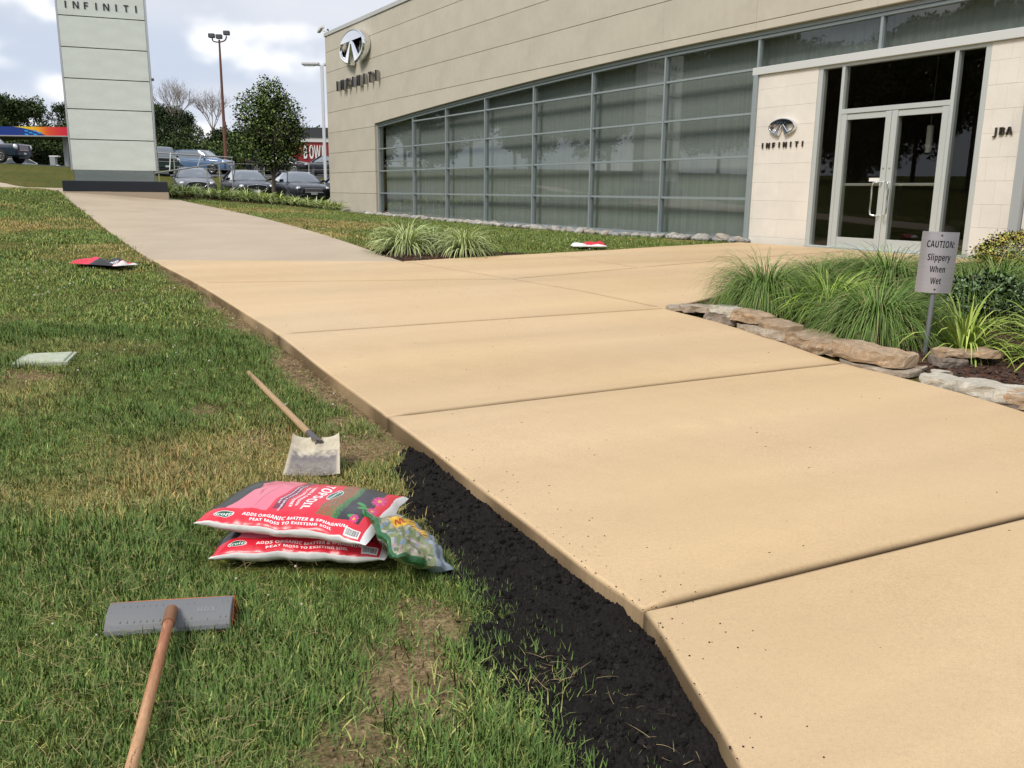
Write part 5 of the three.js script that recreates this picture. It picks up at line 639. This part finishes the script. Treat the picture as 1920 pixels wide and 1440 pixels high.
// the wood: leafy sprays set through many crowns
(() => {
  const spray = [0, 1, 2].map(() => leafCloud({ n: 80, rx: 1.1, ry: .85, rz: 1.1, size: .3, cols: [[1, 1, 1], [.8, .82, .8], [1.2, 1.18, 1.15]], shell: .15, lumps: 2, narrow: .8 }));
  const crowns = []; const add = (X, D, h, r, tone) => crowns.push([X, D, h, r, tone]);
  const prof = [[-100, 17], [-72, 14.6], [-66, 13.6], [-62, 12.4], [-54, 13.2], [-48, 13.4], [-44, 12.8], [-40, 11.2], [-34, 9.6], [-30, 10.2], [-26, 9.8], [-18, 9.6], [10, 9]];
  const skyline = (X) => { let i = 1; while (i < prof.length - 1 && prof[i][0] < X) i++; const [x0, y0] = prof[i - 1], [x1, y1] = prof[i]; return mix(y0, y1, clamp((X - x0) / (x1 - x0), 0, 1)); };
  const addTop = (X, D, topY, r, tone) => add(X, D, topY - G(X, D), r, tone);
  for (let X = -92; X < -16; X += rr(2.3, 3.2)) addTop(X, 116 + rr(-4, 7), skyline(X) - .5 + rr(-2, .7), rr(2, 3.3), rnd() * .8);
  for (let X = -88; X < -18; X += rr(2.2, 3.2)) addTop(X, 105 + rr(-3, 3), (skyline(X) - 1.5) * .78 + rr(-.8, .8), rr(2.2, 3), rnd());
  for (let X = -74; X < -20; X += rr(2.4, 3.4)) addTop(X, 98 + rr(-2, 2), 6.2 + rr(-.6, 1), rr(1.8, 2.5), rnd() * .6 + .4);
  addTop(-48.5, 109, 12.9, 3.1, .05); addTop(-46.2, 109, 12.3, 2.8, .1); addTop(-30.2, 110, 10.4, 2, .3); addTop(-31.5, 110, 9.2, 1.8, .3);
  // the wood goes on to the left along the road, where the glass front mirrors it
  for (let i = 0; i < 26; i++) addTop(-66 + rr(-4, 4) + (i > 18 ? (i - 18) * 1.5 : 0), 92 - i * 4.6, 14.5 + rr(-1.5, 2.4), rr(3.2, 4.4), rnd());
  const lists = [[], [], []], M = new THREE.Matrix4(), q = new THREE.Quaternion(), e = new THREE.Euler();
  const trunks = [];
  for (const [X, D, h, r, tone] of crowns) { const y = G(X, D), top_ = y + h; const cy = top_ - r * .95, col = lin(mix(.065, .14, tone), mix(.1, .195, tone), mix(.045, .065, tone)); trunks.push(cyl(.22, .12, P(X, y - .5, D), P(X, cy, D), 6)); const n = Math.round(46 * r * r * (D < 90 ? .45 : .5));
    for (let i = 0; i < n; i++) { const v = V3(rr(-1, 1), rr(-1, 1), rr(-1, 1)).normalize(), lump = 1 + .32 * noise(v.x * 2.2 + X, v.y * 2.2, v.z * 2.2 + D), rad = r * lump * mix(.55, 1, Math.sqrt(rnd())); let yy = cy + v.y * rad * .95; if (v.y < 0) yy = cy + v.y * Math.min(rad * 1.6, h * .7); e.set(rr(0, 6), rr(0, 6), rr(0, 6)); const s = rr(.55, 1.0) * (r / 3.2); const k = rr(.75, 1.3); lists[i % 3].push([M.clone().compose(P(X + v.x * rad, yy, D + v.z * rad), q.clone().setFromEuler(e), V3(s, s, s)), col.clone().multiplyScalar(k)]); } }
  lists.forEach((l, k) => { const im = new THREE.InstancedMesh(spray[k], mFol, l.length); l.forEach(([m, c], i) => { im.setMatrixAt(i, m); im.setColorAt(i, c); }); im.name = numbered('wood_foliage'); shade(im); scene.add(im); tag(im, ['dark green wood closing the view behind the car park', 'leafy mass of the wood behind the filling station', 'mixed green foliage of the far wood'][k], 'wood', null, 'stuff'); });
  top('wood_trunks', trunks, mat([.07, .06, .05], 1), 'trunks standing inside the far wood', 'trunks', 'stuff');
})();
// ---------------------------------------------------------------- spread topsoil, turf, litter
const SOILW = [[.6, 1.2, .42], [.6, 1.6, .36], [.6, 1.97, .3], [.53, 2.41, .52], [.46, 2.74, .58], [.29, 3.03, .44], [.1, 3.38, .36], [-.2, 3.92, .26], [-.42, 4.33, .2], [-.5, 4.48, .05]]; // edge point and reach of the soil
const soilLine = SOILW.map((p) => [p[0], p[1]]);
function soilAt(X, D) { if (D > 4.8 || X < -1.4 || X > .9) return -1; let best = 9, at = 0, tt = 0; for (let i = 0; i + 1 < SOILW.length; i++) { const a = SOILW[i], b = SOILW[i + 1], dx = b[0] - a[0], dy = b[1] - a[1], t = clamp(((X - a[0]) * dx + (D - a[1]) * dy) / (dx * dx + dy * dy), 0, 1), q = Math.hypot(X - a[0] - t * dx, D - a[1] - t * dy); if (q < best) { best = q; at = i; tt = t; } } const reach = mix(SOILW[at][2], SOILW[at + 1][2], tt) + .04 + .24 * fbm(X * 3.2, D * 3.2, 4, 3) + .05 * noise(X * 16, D * 16); return 1 - best / Math.max(.03, reach); } // 1 at the slab, 0 at the rim
(() => {
  const c = smoothLine(soilLine, 60), nw = 150, pos = [], col = [], idx = [];
  c.forEach(([X, D], i) => { const a = c[Math.max(0, i - 1)], b = c[Math.min(c.length - 1, i + 1)], l = Math.hypot(b[0] - a[0], b[1] - a[1]), nx = -(b[1] - a[1]) / l, nd = (b[0] - a[0]) / l; const sgn = nx < 0 ? 1 : -1;
    for (let j = 0; j <= nw; j++) { const w = j / nw * .78 - .012, x = X + nx * sgn * w, d = D + nd * sgn * w, s = soilAt(x, d), base = lawnY(x, d), k = sstep(0, .32, s); const lump = .026 * fbm(x * 6, d * 6, 1, 3) + .009 * Math.abs(noise(x * 22, d * 22, 2)) + .011 * Math.abs(noise(x * 48, d * 48, 3)) + .01 * noise(x * 95, d * 95, 5) + .022 * Math.max(0, noise(x * 12, d * 12, 9) - .2); pos.push(x, (s > 0 ? base + .022 * k + lump * (.35 + .65 * k) : base - .03 - .05 * Math.min(1, -s)), -d); const v = rr(.75, 1.25); col.push(.0135 * v, .0118 * v, .011 * v); } });
  for (let i = 0; i + 1 < c.length; i++) for (let j = 0; j < nw; j++) { const a = i * (nw + 1) + j, b = a + nw + 1; idx.push(a, b, a + 1, a + 1, b, b + 1); }
  const g = new THREE.BufferGeometry(); g.setAttribute('position', new THREE.Float32BufferAttribute(pos, 3)); g.setAttribute('color', new THREE.Float32BufferAttribute(col, 3)); g.setIndex(idx); g.computeVertexNormals();
  const mSoil = mat([1, 1, 1], .95, { vertexColors: true, specularIntensity: .25 }); top('topsoil', g, mSoil, 'loose black topsoil heaped along the edge of the walkway', 'soil', 'stuff');
  const clod = new THREE.IcosahedronGeometry(1, 2), p = clod.attributes.position; for (let i = 0; i < p.count; i++) { const v = V3(p.getX(i), p.getY(i), p.getZ(i)), n = 1 + .5 * noise(v.x * 1.3, v.y * 1.3, v.z * 1.3) + .3 * noise(v.x * 3.1, v.y * 3.1, v.z * 3.1); p.setXYZ(i, v.x * n, v.y * n * .8, v.z * n); } clod.computeVertexNormals();
  const L = [], M = new THREE.Matrix4(), q = new THREE.Quaternion(), e = new THREE.Euler(); let tries = 0;
  while (L.length < 11000 && tries++ < 110000) { const X = rr(-.75, .7), D = rr(1.5, 4.6), s = soilAt(X, D); if (s < -.12 || inside(OUT, X, D) || (s < .05 && rnd() < .75)) continue; const r = Math.pow(rnd(), 15) * .015 + .001; const base = lawnY(X, D), k = sstep(0, .32, s), lump = .026 * fbm(X * 6, D * 6, 1, 3) + .009 * Math.abs(noise(X * 22, D * 22, 2)) + .011 * Math.abs(noise(X * 48, D * 48, 3)); e.set(rr(0, 6), rr(0, 6), rr(0, 6)); const v = rr(.6, 1.5); L.push([M.clone().compose(P(X, base + .022 * k + (s > 0 ? lump * (.35 + .65 * k) : 0) + r * .25, D), q.clone().setFromEuler(e), V3(r, r, r)), lin(.0145 * v, .0128 * v, .012 * v)]); }
  for (let i = 0; i < 170; i++) { const t = rnd() * (soilLine.length - 2), k = Math.floor(t), a = soilLine[k], b = soilLine[k + 1], X = mix(a[0], b[0], t - k) + Math.abs(rr(0, 1)) ** 3 * .35, D = mix(a[1], b[1], t - k) + rr(-.02, .05), r = rr(.001, .0032); if (!inside(OUT, X, D)) continue; L.push([M.clone().compose(P(X, G(X, D) + r * .4, D), q.clone(), V3(r, r * .7, r)), lin(.02, .017, .015)]); }
  for (let i = 0; i < 420; i++) { const D = rr(1.6, 14), X = rr(-4, 3.6), r = rr(.0012, .0034); if (!inside(OUT, X, D)) continue; L.push([M.clone().compose(P(X, G(X, D) + r * .3, D), q.clone(), V3(r * rr(.8, 2), r * .5, r)), lin(.07, .05, .03).multiplyScalar(rr(.4, 1.6))]); }
  { let k = 0, t = 0; while (k < 2600 && t++ < 60000) { const D = rr(1.7, 11), X = rr(-4.6, -.05); const b = bareAt(X, D); if (b < .5 || inside(OUT, X, D) || soilAt(X, D) > 0) continue; k++; const r = rr(.002, .007); e.set(rr(0, 6), rr(0, 6), rr(0, 6)); L.push([M.clone().compose(P(X, lawnY(X, D) + r * .2, D), q.clone().setFromEuler(e), V3(r, r, r)), lin(.27, .19, .115).multiplyScalar(rr(.5, 1.25))]); } }
  const im = new THREE.InstancedMesh(clod, mat([1, 1, 1], .95, { specularIntensity: .25 }), L.length); L.forEach(([m, cc], i) => { im.setMatrixAt(i, m); im.setColorAt(i, cc); }); im.name = 'soil_clods'; shade(im); scene.add(im); tag(im, 'crumbs and clods of soil on the strip, bare earth and paving', 'soil', null, 'stuff');
})();
// turf
(() => {
  const blade = (pos, nor, col, idx, { L, w, lean, a, bx, bz, c, segs = 3, droop }) => { let ang = Math.PI / 2 - lean, x = bx, y = -.004, z = bz; const ca = Math.cos(a), sa = Math.sin(a), s0 = pos.length / 3; for (let i = 0; i <= segs; i++) { const t = i / segs, wd = w * .5 * (1 - t * t * .9); const nx = -Math.sin(ang) * ca, ny = Math.cos(ang), nz = -Math.sin(ang) * sa; for (const q of [-1, 1]) { pos.push(x - sa * wd * q, y, z + ca * wd * q); nor.push(nx * .5, ny * .5 + .6, nz * .5); col.push(...c); } x += Math.cos(ang) * ca * L / segs; z += Math.cos(ang) * sa * L / segs; y += Math.sin(ang) * L / segs; ang -= droop / segs; } for (let i = 0; i < segs; i++) { const A = s0 + i * 2; idx.push(A, A + 1, A + 2, A + 1, A + 3, A + 2); } };
  const tuft = (n, L, w, R, dryShare, lie) => { const pos = [], nor = [], col = [], idx = []; for (let i = 0; i < n; i++) { const dry = rnd() < dryShare, k = rr(.65, 1.35), c = dry ? [2.4 * k, 1.7 * k, 2 * k] : [rr(.8, 1.15) * k, k, rr(.7, 1.1) * k]; blade(pos, nor, col, idx, { L: L * rr(.55, 1.25), w: w * rr(.7, 1.3), lean: Math.pow(rnd(), .7) * lie * (dry ? 1.25 : 1), a: rr(0, 6.283), bx: rr(-R, R), bz: rr(-R, R), c, droop: rr(-.4, 1.7) }); } const g = new THREE.BufferGeometry(); g.setAttribute('position', new THREE.Float32BufferAttribute(pos, 3)); g.setAttribute('normal', new THREE.Float32BufferAttribute(nor, 3)); g.setAttribute('color', new THREE.Float32BufferAttribute(col, 3)); g.setIndex(idx); return g; };
  const near = [tuft(18, .046, .0034, .04, .13, 1.5), tuft(18, .045, .0031, .04, .3, 1.58), tuft(18, .042, .0026, .04, .68, 1.5)], far = [tuft(18, .045, .0055, .09, .13, 1.3), tuft(18, .042, .0055, .09, .28, 1.4), tuft(18, .04, .005, .09, .6, 1.45)];
  const mG = new THREE.MeshPhysicalMaterial({ color: 0xffffff, roughness: .65, vertexColors: true, side: THREE.DoubleSide, specularIntensity: .25 });
  const lists = [...near, ...far].map(() => []), M = new THREE.Matrix4(), q = new THREE.Quaternion(), e = new THREE.Euler();
  const objs = [[-.83, 3.3, .36, .22], [-3.45, 6.27, .17, .19]];
  const scatter = (x0, x1, d0, d1, per, base, sc, test) => { const n = Math.round((x1 - x0) * (d1 - d0) * per); for (let i = 0; i < n; i++) { const X = rr(x0, x1), D = rr(d0, d1); if (test && !test(X, D)) continue; if (X < -D * .64 - 1.9 || X > D * .66 + .6) continue; if (inside(OUT, X, D)) continue; const [dE] = nearest(OUT, X, D); if (dE < .012) continue;
      const s = soilAt(X, D); if (s > .0 && rnd() > .7 * Math.pow(Math.max(0, 1 - s * 1.1), 2.6) + (noise(X * 5, D * 5, 7) > .3 ? .14 : .0)) continue; let ok = true; for (const [ox, od, hx, hd] of objs) if (Math.abs(X - ox) < hx && Math.abs(D - od) < hd) ok = false; if (!ok) continue;
      const bare = bareAt(X, D); if (D < 11.5 && rnd() < bare * .95) continue; const dry = dryAt(X, D), lush = sstep(-.1, .3, fbm(X * .9 + 8, D * .9, 6, 3)); const k = base + (rnd() < .06 + dry * .6 ? 2 : rnd() < .35 + dry * .5 ? 1 : 0); e.set(rr(-.12, .12), rr(0, 6.283), rr(-.12, .12)); const z = sc * rr(.65, 1.3) * mix(.75, 1.3, lush) * (dE < .1 && D < 12 ? .85 : 1); const v = rr(.72, 1.18) * (1 + .5 * fbm(X * 2.6, D * 2.6, 17, 3)); const col = lin(mix(.158, .295, dry * .9 * rr(.6, 1.2)) * v, mix(.232, .28, dry * .8) * v, mix(.064, .098, dry) * v); lists[k].push([M.clone().compose(P(X, lawnY(X, D), D), q.clone().setFromEuler(e), V3(z, z * rr(.8, 1.15), z)), col]); } };
  scatter(-3.8, .75, 1.2, 3.2, 2300, 0, 1); scatter(-5.2, .5, 3.2, 5, 1700, 0, 1.05); scatter(-6.7, -.3, 5, 7.5, 1150, 0, 1.15); scatter(-9, -1.4, 7.5, 11, 420, 3, 1); scatter(-12.2, -3, 11, 16, 230, 3, 1.1); scatter(-16, -6, 16, 25, 110, 3, 1.3);
  const f0 = facade(0), onLawnR = (X, D) => { const out = (X - F0[0]) * -FE[1] + (D - F0[1]) * FE[0]; const o2 = -(X - F0[0]) * FE[1] + -(D - F0[1]) * -FE[0]; const nrm = (X - F0[0]) * (-.8563) + (D - F0[1]) * (-.5165); return nrm > .3 && !inside(BED2, X, D) && !inside(BED, X, D) && !inside(BED3, X, D); };
  scatter(-7, 4.3, 11.8, 22, 230, 3, .95, (X, D) => X > -8 && onLawnR(X, D) && X > -4.7 - (D - 11.3) * .62); scatter(-9, 0, 22, 33, 120, 3, 1.1, onLawnR);
  const labs = ['short green lawn grass beside the walkway', 'greenish yellow lawn grass mixed through the turf', 'dry straw coloured grass in the worn patches', 'mown green grass of the farther lawn', 'yellowing grass of the farther lawn', 'dry grass of the farther lawn'];
  lists.forEach((l, k) => { const im = new THREE.InstancedMesh(k < 3 ? near[k] : far[k - 3], mG, l.length); l.forEach(([m, c], i) => { im.setMatrixAt(i, m); im.setColorAt(i, c); }); im.name = numbered('grass'); shade(im); scene.add(im); tag(im, labs[k], 'grass', null, 'stuff'); });
  console.log('tufts', lists.map((l) => l.length).join());
  // long straw stems and dead roots along the cut edge
  const straws = [], sgeos = [0, 1, 2, 3].map(() => { const pos = [], nor = [], col = [], idx = []; for (let i = 0; i < 4; i++) blade(pos, nor, col, idx, { L: rr(.04, .12), w: .0021, lean: rr(1.1, 1.56), a: rr(0, 6.28), bx: rr(-.12, .12), bz: rr(-.12, .12), c: ((k) => [k, k, k])(rr(.6, 1.25)), droop: rr(-.7, 1.1), segs: 4 }); const g = new THREE.BufferGeometry(); g.setAttribute('position', new THREE.Float32BufferAttribute(pos, 3)); g.setAttribute('normal', new THREE.Float32BufferAttribute(nor, 3)); g.setAttribute('color', new THREE.Float32BufferAttribute(col, 3)); g.setIndex(idx); return g; });
  const strawAt = (X, D, s, y) => { e.set(rr(-.3, .3), rr(0, 6.28), rr(-.3, .3)); const v = rr(.75, 1.2); straws.push([M.clone().compose(P(X, y + .012, D), q.clone().setFromEuler(e), V3(s, s, s)), lin(.44 * v, .34 * v, .17 * v)]); };
  const cl = smoothLine(EL, 8); for (let i = 0; i < 2600; i++) { const k = Math.floor(rnd() * (cl.length - 1)), a = cl[k], b = cl[k + 1]; if (a[1] < 4.3 || a[1] > 11.6) continue; const dens = sstep(-.12, .25, noise(a[1] * 1.7, 3) + (Math.abs(a[1] - 6) < .6 ? .45 : 0)); if (rnd() > dens * .8) continue; const l = Math.hypot(b[0] - a[0], b[1] - a[1]), t = rnd(), off = .01 + Math.abs(rr(-1, 1) * rr(0, 1)) * .24, X = mix(a[0], b[0], t) - (b[1] - a[1]) / l * off, D = mix(a[1], b[1], t) + (b[0] - a[0]) / l * off; strawAt(X, D, rr(.5, 1.05), lawnY(X, D) + .02 * (1 - off * 4)); }
  for (let i = 0; i < 1500; i++) { const D = 1.7 + Math.pow(rnd(), 1.3) * 7, X = rr(-D * .62, -.1 - D * .2); if (inside(OUT, X, D) || soilAt(X, D) > 0) continue; strawAt(X, D, rr(.4, .8), lawnY(X, D) + .026); }
  for (const [x, d, n] of [[.12, 2.42, 9], [.0, 2.28, 9], [.3, 2.3, 2], [.36, 2.05, 2], [-2.9, 6.7, 8], [-2.75, 7.7, 12], [-4.2, 8.4, 10], [-1.6, 5.5, 8]]) for (let i = 0; i < n; i++) { const X = x + rr(-.07, .07), D = d + rr(-.05, .05); strawAt(X, D, rr(.45, .8), lawnY(X, D) + (soilAt(X, D) > 0 ? .055 : .01)); }
  sgeos.forEach((sg2, k) => { const l = straws.filter((_, i) => i % 4 === k), im = new THREE.InstancedMesh(sg2, mG, l.length); l.forEach(([m, c], i) => { im.setMatrixAt(i, m); im.setColorAt(i, c); }); im.name = numbered('straw'); shade(im); scene.add(im); tag(im, ['dead straw and roots lying along the cut lawn edge', 'loose straw blades strewn over the lawn', 'bleached grass stems scattered on the turf', 'dry root fibres and stems by the walkway edge'][k], 'straw', null, 'stuff'); });
  // clover heads
  const clg = new THREE.IcosahedronGeometry(1, 1), cls = []; for (let i = 0; i < 900; i++) { const D = 1.8 + Math.pow(rnd(), .7) * 20, X = rr(-D * .6, D * .1); if (inside(OUT, X, D) || soilAt(X, D) > -.3 || noise(X * .8, D * .8, 12) < .12 - (D > 7 ? .1 : 0)) continue; const r = rr(.003, .005) * (D > 8 ? 2 : D > 5 ? 1.5 : 1); cls.push(M.clone().compose(P(X, lawnY(X, D) + rr(.03, .06), D), q.clone(), V3(r, r, r))); }
  const ci = new THREE.InstancedMesh(clg, mat([.56, .51, .45], .9), cls.length); cls.forEach((m, i) => ci.setMatrixAt(i, m)); ci.name = 'clover_heads'; shade(ci); scene.add(ci); tag(ci, 'tiny white clover heads dotted through the lawn', 'clover', null, 'stuff');
  // mulch chips
  const chip = new THREE.BoxGeometry(.04, .008, .014), chips = []; const chipAt = (poly, n, h, x0, x1, d0, d1) => { let k = 0; while (k < n) { const X = rr(x0, x1), D = rr(d0, d1); if (!inside(poly, X, D)) { if (rnd() < .001) k++; continue; } k++; e.set(rr(-.5, .5), rr(0, 6.28), rr(-.5, .5)); const s = rr(.5, 1.5), v = rr(.5, 1.5); chips.push([M.clone().compose(P(X, h(X, D) + .008, D), q.clone().setFromEuler(e), V3(s, s, s)), lin(.065 * v, .042 * v, .03 * v)]); } };
  chipAt(BED, 5200, bedY, 1.4, 5.5, 5, 11); chipAt(BED2, 700, bed2Y, -2.3, .3, 11.6, 13.3);
  const mi = new THREE.InstancedMesh(chip, mat([1, 1, 1], .95), chips.length); chips.forEach(([m, c], i) => { mi.setMatrixAt(i, m); mi.setColorAt(i, c); }); mi.name = 'mulch_chips'; shade(mi); scene.add(mi); tag(mi, 'dark wood chips strewn over the planting beds', 'mulch', null, 'stuff');
})();
scene.updateMatrixWorld(true);
renderer.render(scene, camera);
